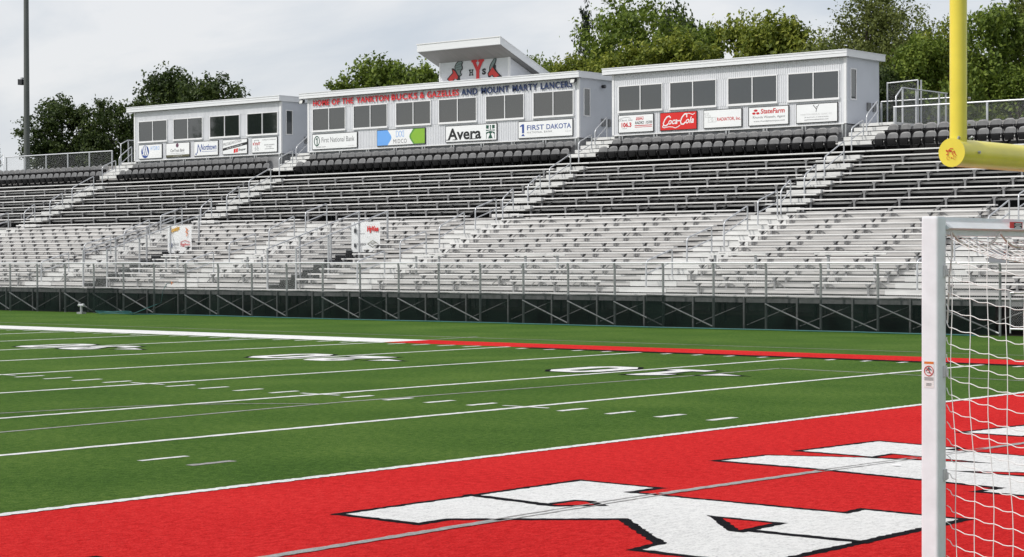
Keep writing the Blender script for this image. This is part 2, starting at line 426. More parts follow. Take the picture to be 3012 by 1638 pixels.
# soccer lines in grey
gl = MB()
def gx_(v): return 3.74-.0067*(v-17) if v < 26 else 3.68+.065*(v-26)
cuts = [17.0, 22.72, 25.22, 27.95, 31.32, 33.55, 34.95, 36.5]
for i, (a, b) in enumerate(zip(cuts, cuts[1:])):
    if i % 2 == 0: line2(gl, (gx_(a), a), (gx_(b), b), .12, .0085, .08, .012, 2+i)
    else:
        for d_ in (-.055, .055): line2(gl, (gx_(a)+d_, a), (gx_(b)+d_, b), .028, .0085, .06, .010, 2+i)
for a, b in zip([(-7.2, 20), (-7.18, 25.2), (-7.55, 32), (-7.2, 40.8), (-7.26, 44.55), (-4.4, 44.2)], [(-7.18, 25.2), (-7.55, 32), (-7.2, 40.8), (-7.26, 44.55), (-4.4, 44.2), (2.5, 43.2)]):
    line2(gl, a, b, .085, .0045, .15, .01, 5)
arc = [(-10.05, 26.3), (-9.93, 27.14), (-9.7, 28.42), (-9.43, 29.51), (-8.99, 30.22), (-8.27, 30.97), (-7.56, 31.46)]
arc = [(-9.95, 22.0), (-10.08, 24.4)] + arc
for a, b in zip(arc, arc[1:]): line2(gl, a, b, .075, .0050, .15, .01, 6)
strip(gl, -2.03, -1.90, 24.05, 24.70, .0045, .06, .014, 9)
struct('soccer_lines', gl, GRY)
# yard numbers on the far side, upside down from here: white with a black edge
def digit_poly(ch):
    if ch == '0':
        o = [(.25, 0), (.75, 0), (1, .2), (1, .8), (.75, 1), (.25, 1), (0, .8), (0, .2)]; i = [(.38, .2), (.62, .2), (.66, .26), (.66, .74), (.62, .8), (.38, .8), (.34, .74), (.34, .26)]
        return [o], [i]
    if ch == '1': return [[(.12, 0), (.95, 0), (.95, .2), (.72, .2), (.72, 1), (.45, 1), (.08, .82), (.08, .66), (.38, .72), (.38, .2), (.12, .2)]], []
    if ch == '2': return [[(0, 0), (1, 0), (1, .22), (.45, .22), (1, .6), (1, .82), (.78, 1), (.22, 1), (0, .82), (0, .64), (.33, .64), (.36, .78), (.62, .78), (.64, .66), (0, .24)]], []
    if ch == '3': return [[(.2, 0), (.78, 0), (1, .18), (1, .42), (.86, .52), (1, .62), (1, .84), (.78, 1), (.2, 1), (0, .84), (0, .68), (.33, .68), (.36, .8), (.64, .8), (.64, .6), (.4, .58), (.4, .44), (.64, .42), (.64, .2), (.36, .2), (.33, .33), (0, .33), (0, .18)]], []
    if ch == '4': return [[(.55, 0), (.88, 0), (.88, .22), (1, .22), (1, .42), (.88, .42), (.88, 1), (.5, 1), (0, .42), (0, .22), (.55, .22)]], []
    return [], []
nw, nb = MB(), MB()
def place_digit(ch, xr, y0, w, h):
    # u runs towards +field (-x is +U): read from the far side, u right = -x ; v up = -y
    outs, holes = digit_poly(ch)
    T = lambda p: (xr - p[0]*w, y0 - p[1]*h)
    for o_ in outs:
        q = [T(p) for p in o_]
        flat(nb, rag(inset(q, -.11), .2, .012, 3), .0055); flat(nw, rag(q, .2, .012, 4), .007)
    return [[T(p) for p in hh] for hh in holes]
hb, hg = MB(), MB()
for lab, U in (('10', 10), ('20', 20), ('30', 30), ('40', 40)):
    xl = -U*YD
    for hh in place_digit(lab[0], xl+1.52, 42.95, 1.15, 2.2): pass
    for hh in place_digit(lab[1], xl-.30, 42.95, 1.25, 2.2):
        flat(hb, rag(hh, .2, .01, 5), .0085); flat(hg, rag(inset(hh, .09), .2, .01, 6), .010)
    tri = [(xl+2.0, 41.45), (xl+2.0, 42.15), (xl+2.75, 41.8)]
    flat(nb, inset(tri, -.10), .0055); flat(nw, tri, .007)
struct('field_number_outlines', nb, BLK); struct('field_numbers', nw, WHT); struct('field_number_counters', hb, BLK); struct('field_number_centres', hg, TURF)
# end zone word: K, N, A, T as seen from behind (turned 180 degrees); (x, y) on the ground
lw, lb, lr, lg = MB(), MB(), MB(), MB()
K_out = [(2.26, 22.1), (2.27, 25.72), (3.44, 25.68), (3.42, 25.2), (5.74, 25.18), (5.73, 25.52), (6.90, 25.47), (6.90, 22.06), (5.62, 22.06), (5.57, 22.5), (4.51, 23.44), (3.38, 22.5), (3.38, 22.08)]
N_out = [(2.24, 28.1), (2.36, 29.12), (3.5, 29.62), (2.36, 29.66), (2.48, 31.52), (3.84, 31.3), (3.82, 31.02), (6.85, 30.75), (6.9, 29.75), (5.85, 29.3), (5.92, 29.15), (6.9, 29.1), (6.9, 27.25), (5.9, 27.28), (5.95, 27.72), (3.6, 28.08)]
A_out = [(2.68, 33.15), (2.9, 35.1), (3.7, 35.05), (3.75, 34.8), (4.5, 34.7), (4.55, 35.6), (3.8, 35.75), (3.85, 36.0), (3.1, 36.1), (3.2, 38.0), (4.1, 37.9), (4.1, 37.5), (7.0, 35.9), (7.0, 34.9), (3.75, 33.7), (3.72, 33.1)]
T_out = [(2.62, 17.45), (2.62, 19.22), (3.5, 19.2), (3.5, 18.85), (5.7, 18.85), (5.7, 19.9), (5.2, 19.9), (5.2, 20.45), (6.9, 20.45), (6.9, 16.3), (5.2, 16.3), (5.2, 16.85), (5.7, 16.85), (5.7, 17.85), (3.5, 17.85), (3.5, 17.45)]
for i, P_ in enumerate((K_out, N_out, A_out, T_out)):
    flat(lb, rag(P_, .05, .013, 20+i), .003); flat(lw, rag(inset(P_, .105), .05, .016, 30+i), .0045)
def bar(p, q, w, z=.006, s=3): line2(lb, p, q, w, z, .05, .012, s)
bar((2.24, 23.98), (3.40, 23.86), .13); bar((6.92, 23.62), (5.68, 23.60), .13)           # serif gaps of the K
def hole(P_, s): flat(lb, rag(P_, .05, .012, s), .0055); flat(lr, rag(inset(P_, .10), .05, .01, s), .007)
hole([(3.28, 23.78), (3.32, 24.32), (3.52, 24.36), (3.86, 24.16), (3.50, 23.80)], 41)
hole([(4.93, 24.19), (5.78, 24.20), (5.80, 23.46), (5.66, 23.46)], 42)
hole([(3.46, 29.5), (3.44, 30.14), (3.60, 30.12), (4.9, 29.86), (3.9, 29.60)], 43)
hole([(4.84, 28.86), (5.86, 28.84), (5.90, 29.42)], 44)
struct('end_zone_letter_outlines', lb, BLK); struct('end_zone_letters', lw, WHT); struct('end_zone_letter_counters', lr, RED)

# hill behind the stand
ht = MB()
prof = [(84.0, 7.98), (90, 8.05), (97, 7.6), (108, 6.0), (130, 5.0), (300, 6.0)]
for (a, za), (b, zb) in zip(prof, prof[1:]): ht.quad((-400, a, za), (200, a, za), (200, b, zb), (-400, b, zb))
struct('hill_terrain', ht, GRASS)

# ------------------------------------------------------------------ grandstand
XL, XR = -93.0, -4.5
def ltread(k): return 1.10+.2035*k
def lrise(k): return 63.5 if k == 0 else 64.4+.64*(k-1)
LA = [-75.5, -61.1, -50.9, -40.6, -26.5, -16.0]           # left edges of the lower aisles (2 m wide)
UA = [-75.2, -60.6, -40.85, -26.75]                         # left edges of the upper aisles (1.5 m steps)
VOMS = [(-56.70, -55.0), (-44.55, -42.85)]
gs = thing('grandstand', 'long aluminium grandstand of open bench rows rising behind the turf field', 'grandstand')
def spans(k):
    s = [(XL, XR)]
    if 1 <= k <= 8:
        o_ = []
        for a, b in s:
            c = a
            for v0, v1 in VOMS: o_.append((c, v0)); c = v1
            o_.append((c, b))
        s = o_
    return s
for k in range(0, 15):
    t, r_ = MB(), MB()
    y0 = lrise(k); y1 = lrise(k+1)
    if k == 14: y1 = 73.95
    z = ltread(k)
    for a, b in spans(k):
        n = 3
        w = (y1-y0)/n
        for i in range(n): t.cbox(a, b, y0+i*w+.002, y0+(i+1)*w-.012, z-.045, z, .01)
        if k > 0: r_.box(a, b, y0+.012, y0+.028, ltread(k-1)+.055, z-.05)
    t.build('tread', ALUD, gs)
    if k > 0: r_.build('riser', ALUD, gs)
ub = MB(); ub.box(XL, XR, 63.55, 63.58, .86, 1.05); ub.build('front_fascia', GALVD, gs)
for i in range(7):
    z = 4.105+.365*i; y = 74.48+.75*i; t = MB()
    if i < 6: t.box(XL, XR, y+.03, y+.30, z-.03, z-.002); t.box(XL, XR, y+.31, y+.56, z-.03, z-.002)
    t.cbox(XL, XR, y, y+.028, z-.08, z, .008)
    t.build('tread', ALUD, gs)
for z, y0, y1 in ((6.65, 79.15, 79.97), (7.05, 79.98, 80.75)):
    t = MB(); w = (y1-y0)/3
    for i in range(3): t.cbox(XL, XR, y0+i*w, y0+(i+1)*w-.012, z-.05, z, .012)
    t.build('tread', STEP, gs)
# understructure: front legs, rear wall, raker beams
leg = MB(); leg.box(-.03, .03, 63.50, 63.54, 0, 1.04)
leg_o = leg.build('leg', GALVD, gs); leg_o.location = (-13.33, 0, 0)
brace2 = MB(); brace2.tube([(2.03, 63.70, .85), (0, 63.70, .12)], .017, 6); br2 = None
FX = [-12.6-2.03*i for i in range(-3, 39)]
leg_o.location = (FX[0], 0, 0)
for i, xx in enumerate(FX):
    if i: c = leg_o.copy(); scene.collection.objects.link(c); c.parent = gs; c.location = (xx, 0, 0)
    if -92 < xx < -8:
        if br2 is None: br2 = brace2.build('back_brace', GALVD, gs); d = br2
        else: d = br2.copy(); scene.collection.objects.link(d); d.parent = gs
        d.location = (xx, 0, 0)
rng = random.Random(4)
bl = MB()
for i in range(46):
    xx = XL+i*1.93; bl.box(xx-.03, xx+.03, 66.2, 66.26, 0, 1.6); bl.box(xx-.03, xx+.03, 69.4, 69.46, 0, 2.6)
    bl.tube([(xx, 64.4, .9), (xx, 74, 3.85)], .05, 4); bl.tube([(xx, 74.2, 3.9), (xx, 80.6, 6.9)], .06, 4); bl.box(xx-.04, xx+.04, 79.6, 79.68, 0, 6.5)
bl.build('raker_beam', mat('shade_black_steel', (.02, .02, .021), .7), gs)  # steel coloured almost black so the beams sink into the painted shade
bw = MB(); bw.box(XL, XR, 81.6, 81.7, 0, 6.95); bw.build('back_shade_sheet', BLACK, gs)  # added black sheet: paints the shade seen between the upper rows
bw = MB(); bw.box(XL, XR, 83.9, 84.0, 0, 7.95); bw.build('back_wall', CONC, gs)
# aisle steps: lower aisles get wide bright riser panels, upper aisles half-height step boxes
for xa in LA:
    m_ = MB()
    for k in range(1, 15):
        z = ltread(k); y = lrise(k)
        m_.box(xa, xa+2.0, y-.012, y+.0115, ltread(k-1)+.04, z-.02); m_.cbox(xa, xa+2.0, y-.02, y+.26, z-.0185, z+.006, .006)
    m_.build('aisle_steps', STEP, gs)
for xa in UA:
    m_ = MB()
    for i in range(0, 8):
        z = 4.26+.365*i if i < 7 else 6.83; y = 74.15+.75*i
        if i < 7:
            m_.cbox(xa, xa+1.55, y, y+.30, z-.15, z, .012)
            m_.cbox(xa-.25, xa+1.6, y+.33, y+.42, z+.135, z+.185, .01)
    for j in range(4):                                    # flight up to the landing beside the booth
        z = 6.86+.21*j+.21; y = 79.5+.42*j
        m_.cbox(xa+.05, xa+1.75, y, y+.40, z-.15, z, .012)
    m_.cbox(xa+.05, xa+1.75, 81.2, 83.9, 7.78, 7.90, .012)
    m_.build('aisle_steps', STEP, gs)

# ------------------------------------------------------------------ benches
def bench_sets(xl, xr):
    n = max(1, int((xr-xl-.2)/1.93)); return [xl+.12+i*1.93 for i in range(n+1) if xl+.12+i*1.93 < xr-.05]
brk_lo = MB(); brk_lo.box(-.035, .035, .06, .11, -.43, -.075); brk_lo.prism([(-.035, .0, -.05), (-.035, .24, -.05), (-.035, .16, -.14), (-.035, .06, -.14)], (.07, 0, 0))
brk_lo_me = None; dg_me = None
def mesh_only(mb, name, m):
    me = bpy.data.meshes.new(name); me.from_pydata(mb.v, [], mb.f); me.materials.append(m); me.update(); return me
brk_lo_me = mesh_only(brk_lo, 'bracket', GALVD)
brk_up = MB(); brk_up.box(-.04, .04, -.01, .05, -.42, -.06); brk_up.prism([(-.04, -.03, -.05), (-.04, .2, -.05), (-.04, .12, -.15), (-.04, 0, -.15)], (.08, 0, 0)); brk_up.prism([(-.1, -.012, -.052), (.1, -.012, -.052), (.04, -.012, -.15), (-.04, -.012, -.15)], (0, .03, 0))
brk_up_me = mesh_only(brk_up, 'bracket', GALVD)
brk_lo2 = MB(); brk_lo2.add(brk_lo.v, brk_lo.f); brk_lo2.prism([(-.085, .0, -.05), (.085, .0, -.05), (.04, .0, -.13), (-.04, .0, -.13)], (0, .03, 0)); brk_lo_me = mesh_only(brk_lo2, 'bracket', GALVD)
dia = MB(); dia.tube([(.0, .08, -.12), (.40, .09, -.40)], .02, 4); dia.tube([(0, .08, -.12), (-.40, .09, -.40)], .02, 4); dia_me = mesh_only(dia, 'diagonal_strut', GALVD)
capm = MB(); capm.box(-.012, .0, .002, .248, -.046, -.001)
def bench(xl, xr, y, z, label, group, me, endcap=True, diag=False):
    t = thing('bench', label, 'bench', (xl, y, z-.45), 0, group)
    p = MB(); p.cbox(0, xr-xl, 0, .25, .402, .45, .012)
    p.build('seat_plank', ALU, t)
    for x in bench_sets(0, xr-xl):
        o = bpy.data.objects.new('bracket', me); scene.collection.objects.link(o); o.parent = t; o.location = (x, 0, .45)
        if diag:
            o = bpy.data.objects.new('strut', dia_me); scene.collection.objects.link(o); o.parent = t; o.location = (x, 0, .45)
LOWER = [  # (x left, x right, place words, first row, last row)
 (-92.8, -75.7, 'at the far left end of the lower stand', 0, 13),
 (-73.2, -61.4, 'left of the leftmost lower aisle', 0, 13),
 (-58.9, -56.85, 'squeezed left of the left stair gate', 1, 8),
 (-54.85, -51.2, 'right of the left stair gate', 0, 8),
 (-58.9, -51.2, 'above the left banner gate', 9, 13),
 (-48.7, -44.7, 'left of the right stair gate', 1, 8),
 (-42.7, -40.9, 'squeezed right of the right stair gate', 0, 8),
 (-48.7, -40.9, 'above the right banner gate', 9, 13),
 (-38.4, -26.8, 'in the block below the right press box', 1, 13),
 (-24.4, -16.3, 'between the two rightmost lower aisles', 1, 13),
 (-13.8, -4.6, 'behind the soccer goal', 0, 13)]
for xl, xr, words, k0, k1 in LOWER:
    for k in range(k0, k1+1):
        y = lrise(k+1)-.17; z = ltread(k)+.43
        lab = 'lower silver bench, %s row up, %s' % (nth(k+1), words)
        a, b = xl, xr
        if k == 1 and xr-xl > 6: a = xl+1.9          # wheelchair spaces in the front rows
        bench(a, b, y, z, lab, 'aluminium bench planks of the lower stand', brk_lo_me, diag=(k % 3 == 1))
for xl, xr, words in ((-38.2, -33.2, 'left'), (-31.4, -27.2, 'right'), (-23.2, -20.2, 'left'), (-18.6, -16.4, 'right')):
    bench(xl, xr, lrise(1)-.17, ltread(0)+.43, 'short front row bench, %s one %s' % (words, 'below the right press box' if xl < -25 else 'just left of the soccer goal'), 'aluminium bench planks of the lower stand', brk_lo_me)
UPPER = [(-92.8, -75.4, 'left of the leftmost upper aisle'), (-73.75, -60.9, 'under the left press box'), (-59.2, -41.15, 'under the middle press box'), (-39.5, -27.05, 'under the right press box'), (-25.4, -4.6, 'right of the right press box aisle')]
for xl, xr, words in UPPER:
    for i in range(-1, 6):
        if i < 0: y, z = 73.9, 4.44
        else: y, z = 75.05+.75*i, 4.59+.365*i
        if i < 0: continue
        lab = 'upper silver bench, %s row up, %s' % (nth(i+1), words)
        bench(xl, xr, y, z, lab, 'aluminium benches of the upper stand', brk_up_me)

# ------------------------------------------------------------------ black stadium seats
ch0 = thing('stadium_seat', 'x', 'seat')
def chair_parts():
    # backrest: shell curved in plan, rounded top
    mb = MB(); nx, nz = 8, 6; w = .25
    for side, off in ((0, 0), (1, .03)):
        for j in range(nz+1):
            for i in range(nx+1):
                u = -1+2*i/nx; v = j/nz
                x = u*w*(.93+.07*math.sin(math.pi*v)); top = .20+.13*math.sqrt(max(0, 1-abs(u)**2.8))
                z = .38+v*top; y = .30-.05*(1-u*u)*-1*0 + .06*v - .05*u*u + off
                mb.v.append((x, y, z))
    N_ = (nx+1)*(nz+1)
    for j in range(nz):
        for i in range(nx):
            a = j*(nx+1)+i; mb.f.append((a, a+1, a+nx+2, a+nx+1)); b = a+N_; mb.f.append((b, b+nx+1, b+nx+2, b+1))
    for i in range(nx):
        a = nz*(nx+1)+i; mb.f.append((a, a+1, a+1+N_, a+N_))
        mb.f.append((i+1, i, i+N_, i+1+N_))
    for j in range(nz):
        a = j*(nx+1); mb.f.append((a+nx+1, a, a+N_, a+nx+1+N_)); a += nx; mb.f.append((a, a+nx+1, a+nx+1+N_, a+N_))
    mb.build('backrest', SEATB, ch0, True)
    mb = MB()      # folded seat pan: slightly domed pad tipped up
    for side, off in ((0, 0.0), (1, .07)):
        for j in range(5):
            for i in range(7):
                u = -1+2*i/6; v = j/4
                ww = .19*(1-.14*(1-v)) if v < .5 else .19*(1-.06*(v-.5))
                mb.v.append((u*ww, .13-.035*(1-u*u)*math.sin(math.pi*(.15+.7*v))+.05*v*0 + .05*(1-v) + off, .19+.27*v))
    N_ = 35
    for j in range(4):
        for i in range(6):
            a = j*7+i; mb.f.append((a, a+1, a+8, a+7)); b = a+N_; mb.f.append((b, b+7, b+8, b+1))
    for i in range(6): a = 28+i; mb.f.append((a, a+1, a+1+N_, a+N_)); mb.f.append((i+1, i, i+N_, i+1+N_))
    for j in range(4): a = j*7; mb.f.append((a+7, a, a+N_, a+7+N_)); a += 6; mb.f.append((a, a+7, a+7+N_, a+N_))
    mb.build('seat', SEATD, ch0, True)
    mb = MB(); mb.prism([(-.30, .06, .40), (-.30, .34, .43), (-.30, .34, .47), (-.30, .10, .45), (-.30, .03, .42)], (.05, 0, 0)); mb.build('armrest', SEATD, ch0)
    mb = MB(); mb.prism([(-.292, .22, 0), (-.292, .34, 0), (-.292, .32, .41), (-.292, .12, .40), (-.292, .10, .31), (-.292, .22, .16)], (.034, 0, 0)); mb.build('leg', SEATD, ch0)
chair_parts()
first = True
SEATS = [(-90.2, -75.0, 'left of the left press box'), (-73.35, -61.5, 'below the left press box'), (-58.95, -41.2, 'below the middle press box'), (-39.2, -27.1, 'below the right press box'), (-25.1, -13.5, 'right of the right press box')]
for xl, xr, words in SEATS:
    for row, (y, z, wr) in enumerate(((79.28, 6.65, 'front'), (80.12, 7.05, 'back'))):
        a = xl + (.0 if row == 0 else .12); b = xr + (.35 if row == 0 else -.25)
        n = int(round((b-a)/.566)); 
        for i in range(n):
            if first: c = ch0; first = False
            else: c = copy_tree(ch0)
            c.location = (a+.30+i*.566, y, z); c.rotation_euler = (0, 0, rng.uniform(-.015, .015))
            tag(c, 'black folding seat, %s from the left, %s row %s' % (nth(i+1), wr, words), 'seat', 'black folding seats in two rows below the press boxes')

# ------------------------------------------------------------------ press boxes
WINS = {1: [(-72.81, -70.32), (-69.79, -67.32), (-66.75, -64.30), (-63.74, -61.31)],
        2: [(-58.69, -56.26), (-55.70, -53.29), (-52.72, -50.33), (-49.82, -47.33), (-46.76, -44.35), (-43.81, -41.37)],
        3: [(-38.78, -36.32), (-35.93, -33.43), (-32.84, -30.31), (-29.79, -27.28)]}
BX = {1: (-73.22, -61.08), 2: (-59.06, -41.07), 3: (-39.14, -26.97)}
PBL = {1: 'small press box with four sliding windows and five signs at the left end', 2: 'long middle press box with six windows, roof tower and raised red and navy lettering', 3: 'press box with four windows and a red soft drink sign at the right end'}
VF, VB, ZB, ZT = 80.6, 83.3, 7.9, 10.64
def window_set(parent, x0, x1, z0, z1, y):
    f = MB(); w = .042
    f.box(x0, x1, y-.055, y+.01, z1-w, z1); f.box(x0-.02, x1+.02, y-.085, y+.01, z0-.06, z0+.03)
    f.box(x0, x0+w, y-.055, y+.01, z0+.031, z1-w-.001); f.box(x1-w, x1, y-.055, y+.01, z0+.031, z1-w-.001)
    xm = (x0+x1)/2; f.box(xm-.022, xm+.022, y-.055, y+.01, z0+.031, z1-w-.001)
    fo = f.build('window', WPAINT, parent)
    for a, b in ((x0+w, xm-.022), (xm+.022, x1-w)):
        p = MB(); p.quad((a, y-.02, z0+.028), (b, y-.02, z0+.028), (b, y-.02, z1-w), (a, y-.02, z1-w)); p.build('pane', GLASS, fo)
pbs = {}
for n in (1, 2, 3):
    x0, x1 = BX[n]
    t = thing('press_box', PBL[n], 'press box', ((x0+x1)/2, VF, ZB)); pbs[n] = t
    ox = -(x0+x1)/2; t.location = (0, 0, 0)
    # corrugated front: ribs between openings (cells cut round the windows)
    fr = MB(); pitch = .11
    wins = WINS[n]
    def ribs(xa, xb, za, zb):
        k = max(1, int(round((xb-xa)/pitch))); p = (xb-xa)/k
        prof_ = []
        for i in range(k):
            b = xa+i*p; prof_ += [(b, 0), (b+p*.5, 0), (b+p*.6, -.018), (b+p*.9, -.018)]
        prof_.append((xb, 0))
        m0 = len(fr.v)
        for (xx, d) in prof_: fr.v += [(xx, VF+d, za), (xx, VF+d, zb)]
        for i in range(len(prof_)-1): q = m0+2*i; fr.f.append((q, q+2, q+3, q+1))
    ribs(x0+.1, x1-.1, ZB+.02, 8.93); ribs(x0+.1, x1-.1, 10.11, ZT)
    xs = [x0+.1]+[v for w_ in wins for v in w_]+[x1-.1]
    for i in range(0, len(xs), 2): ribs(xs[i], xs[i+1], 8.93, 10.11)
    fr.build('front_wall', SIDING, t)
    inn = MB(); inn.box(x0+.05, x1-.05, VF+.03, VF+.05, ZB+.02, ZT-.02); inn.build('inner_lining', BLACK, t)
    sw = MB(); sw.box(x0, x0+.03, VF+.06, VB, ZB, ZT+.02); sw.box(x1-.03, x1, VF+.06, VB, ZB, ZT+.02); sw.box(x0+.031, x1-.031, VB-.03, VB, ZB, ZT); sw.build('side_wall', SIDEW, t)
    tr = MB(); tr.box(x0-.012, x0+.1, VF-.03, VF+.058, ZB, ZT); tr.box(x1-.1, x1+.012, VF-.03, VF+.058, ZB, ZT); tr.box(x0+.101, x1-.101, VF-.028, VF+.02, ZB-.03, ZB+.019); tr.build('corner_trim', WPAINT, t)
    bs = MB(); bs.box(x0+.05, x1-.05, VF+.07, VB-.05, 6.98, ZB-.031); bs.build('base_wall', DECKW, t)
    for (a, b) in wins: window_set(t, a, b, 8.96, 10.13, VF)
    # side window on the right
    f = MB(); yw0, yw1, z0, z1 = 80.90, 81.40, 8.90, 10.22
    f.box(x1-.01, x1+.035, yw0, yw0+.05, z0, z1); f.box(x1-.01, x1+.035, yw1-.05, yw1, z0, z1); f.box(x1-.01, x1+.035, yw0+.051, yw1-.051, z0, z0+.05); f.box(x1-.01, x1+.035, yw0+.051, yw1-.051, z1-.05, z1)
    fo = f.build('window', WPAINT, t); p = MB(); p.quad((x1+.008, yw0+.04, z0+.04), (x1+.008, yw1-.04, z0+.04), (x1+.008, yw1-.04, z1-.04), (x1+.008, yw0+.04, z1-.04)); p.build('pane', GLASS, fo)
    # roof: fascia box with overhang, upper lip and a visible seam
    rf = MB(); a, b = x0-.42, x1+.16
    if n == 1: b = x1+.1
    rf.box(a, b, VF-.24, VB+.25, ZT+.021, ZT+.28); rf.box(a-.02, b+.02, VF-.265, VB+.27, ZT+.2805, ZT+.315); rf.box(a-.006, b+.006, VF-.255, VF-.2405, ZT+.165, ZT+.185)
    ro = rf.build('roof', FASC, t)
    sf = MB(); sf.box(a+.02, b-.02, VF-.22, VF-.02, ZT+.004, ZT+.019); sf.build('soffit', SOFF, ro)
    for xx in [x0+.4+1.93*i for i in range(int((x1-x0)/1.93)+1)]:
        for a, b in ((xx-.05, xx+.05), (xx+.12, xx+.19)): ped = MB(); ped.box(a, b, VF-.012, VF+.06, 7.3, ZB-.032); ped.build('base_stud', GALV, t)
    for a, b, c in ((82.25, 82.5, .09), (82.75, 82.95, .07)): bx_ = MB(); bx_.box(x1, x1+c, a, b, 8.5, 8.85); bx_.build('electrical_box', GALVD, t)
# raised lettering on the middle box
WORDS = [('HOME', -58.61, -57.42), ('OF', -57.24, -56.66), ('THE', -56.50, -55.68), ('YANKTON', -55.46, -53.18), ('BUCKS', -52.99, -51.22), ('&', -51.05, -50.74), ('GAZELLES', -50.56, -48.47)]
for w_, a, b in WORDS: lt = MB(); put_text(lt, w_, a, b, 10.245, 10.555, VF-.075, bold=.020, space=1.12, thick=.025); lt.build('red_word', SIGNR, pbs[2])
for w_, a, b in (('AND', -48.31, -47.28), ('MOUNT', -47.02, -45.27), ('MARTY', -45.05, -43.52), ('LANCERS', -43.32, -41.45)): lt = MB(); put_text(lt, w_, a, b, 10.235, 10.545, VF-.075, bold=.020, space=1.12, thick=.025); lt.build('navy_word', SIGNN, pbs[2])
# roof tower on the middle box
tw = MB(); TX0, TX1, TY = -50.5, -45.97, 81.4
tz = 10.955
nl = 10
def soff_z(y): return 12.50-.40*(y-80.2)
for i in range(nl):
    z0 = tz+i*.105; z1 = z0+.103
    tw.prism([(TX0+.07, TY-.022, z0), (TX0+.07, TY+.02, z0), (TX0+.07, TY+.02, z1), (TX0+.07, TY-.006, z1)], (TX1-TX0-.14, 0, 0))
fo = tw.build('tower_front', LAPS, pbs[2])
tw = MB()
for xx, dx in ((TX1-.02, .03), (TX0, .03)):
    tw.prism([(xx, 81.48, tz), (xx, 83.25, tz), (xx, 83.25, soff_z(83.25)-.035), (xx, 81.48, soff_z(81.48)-.035)], (dx, 0, 0))
for i in range(1, nl):
    z0 = tz+i*.105; ye = min(83.2, 80.2+(12.50-z0-.02)/.40-.12)
    if ye > TY+.2: tw.prism([(TX1+.0105, TY+.085, z0), (TX1+.024, TY+.085, z0), (TX1+.0105, TY+.085, z0+.05)], (0, ye-TY-.085, 0))
tw.build('tower_side', LAPS, pbs[2])
for a, b in ((TX0-.01, TX0+.069), (TX1-.069, TX1+.03)): tw = MB(); tw.box(a, b, TY-.035, TY+.075, tz, 12.01); tw.build('tower_trim', WPAINT, pbs[2])
RX0, RX1 = -50.92, -45.52
tr = MB()
P0 = [(80.2, 12.50), (80.2, 12.85), (84.0, 11.33), (84.0, 10.98)]
tr.prism([(RX0, y, z) for y, z in P0], (RX1-RX0, 0, 0)); ro = tr.build('tower_roof', FASC, pbs[2])
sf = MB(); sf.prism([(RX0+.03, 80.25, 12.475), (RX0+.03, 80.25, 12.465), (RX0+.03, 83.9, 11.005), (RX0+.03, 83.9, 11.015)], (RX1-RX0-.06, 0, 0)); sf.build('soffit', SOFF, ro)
tr = MB(); tr.prism([(RX0-.02, 80.17, 12.845), (RX0-.02, 80.17, 12.885), (RX0-.02, 84.03, 11.345), (RX0-.02, 84.03, 11.30)], (RX1-RX0+.04, 0, 0)); tr.build('drip_edge', WPAINT, ro)
# emblem on the tower: deer heads and slab letters H Y S
buck_outline = [(-50.006, 11.185), (-49.83, 11.33), (-49.637, 11.474), (-49.681, 11.685), (-49.583, 11.699), (-49.479, 11.633), (-49.496, 11.776), (-49.408, 11.926), (-49.268, 12.021), (-49.077, 12.034), (-48.938, 11.973), (-48.956, 11.883), (-48.991, 11.821), (-48.939, 11.714), (-48.957, 11.612), (-49.061, 11.515), (-49.079, 11.439), (-48.999, 11.369), (-49.045, 11.294), (-49.149, 11.262), (-49.115, 11.105), (-49.15, 11.029), (-49.272, 11.049), (-49.445, 11.203), (-49.586, 11.016), (-49.796, 11.029)]
buck_antler = [(-49.426, 11.616), (-49.443, 11.747), (-49.366, 11.898), (-49.234, 11.987), (-49.077, 11.997), (-48.991, 11.961), (-49.008, 11.9), (-49.06, 11.826), (-48.998, 11.718), (-49.009, 11.636), (-49.113, 11.544), (-49.131, 11.442), (-49.055, 11.365), (-49.09, 11.315), (-49.194, 11.317), (-49.271, 11.373), (-49.34, 11.507)]
buck_face = [(-49.918, 11.18), (-49.777, 11.301), (-49.567, 11.457), (-49.618, 11.642), (-49.444, 11.527), (-49.34, 11.378), (-49.264, 11.269), (-49.271, 11.179), (-49.393, 11.122), (-49.445, 11.203), (-49.55, 11.144), (-49.656, 11.039), (-49.778, 11.046)]
gaz_outline = [(-47.347, 11.304), (-47.244, 11.425), (-47.234, 11.603), (-47.142, 11.776), (-47.006, 11.92), (-46.922, 12.029), (-46.82, 12.048), (-46.763, 11.98), (-46.777, 11.854), (-46.855, 11.706), (-46.798, 11.651), (-46.822, 11.5), (-46.705, 11.34), (-46.504, 11.174), (-46.404, 11.092), (-46.454, 11.031), (-46.841, 11.012), (-47.076, 11.184), (-47.178, 11.101), (-47.296, 11.122)]
gaz_horn = [(-47.176, 11.523), (-47.176, 11.599), (-47.091, 11.76), (-46.966, 11.892), (-46.888, 12.001), (-46.831, 12.01), (-46.811, 11.945), (-46.838, 11.845), (-46.939, 11.711), (-47.024, 11.589), (-47.143, 11.47)]
gaz_face = [(-47.279, 11.287), (-47.177, 11.395), (-47.024, 11.589), (-46.94, 11.508), (-46.856, 11.4), (-46.705, 11.276), (-46.588, 11.154), (-46.739, 11.113), (-46.706, 11.034), (-46.84, 11.042), (-47.025, 11.232), (-47.178, 11.165), (-47.252, 11.195)]
em = thing('school_emblem', 'red and grey deer heads either side of slab letters H Y S on the tower', 'emblem')
m_ = MB(); wall_poly(m_, gaz_outline, TY-.030); m_.build('gazelle_outline', INK, em)
m_ = MB(); wall_poly(m_, buck_outline, TY-.030); m_.build('buck_outline', INK, em)
m_ = MB()
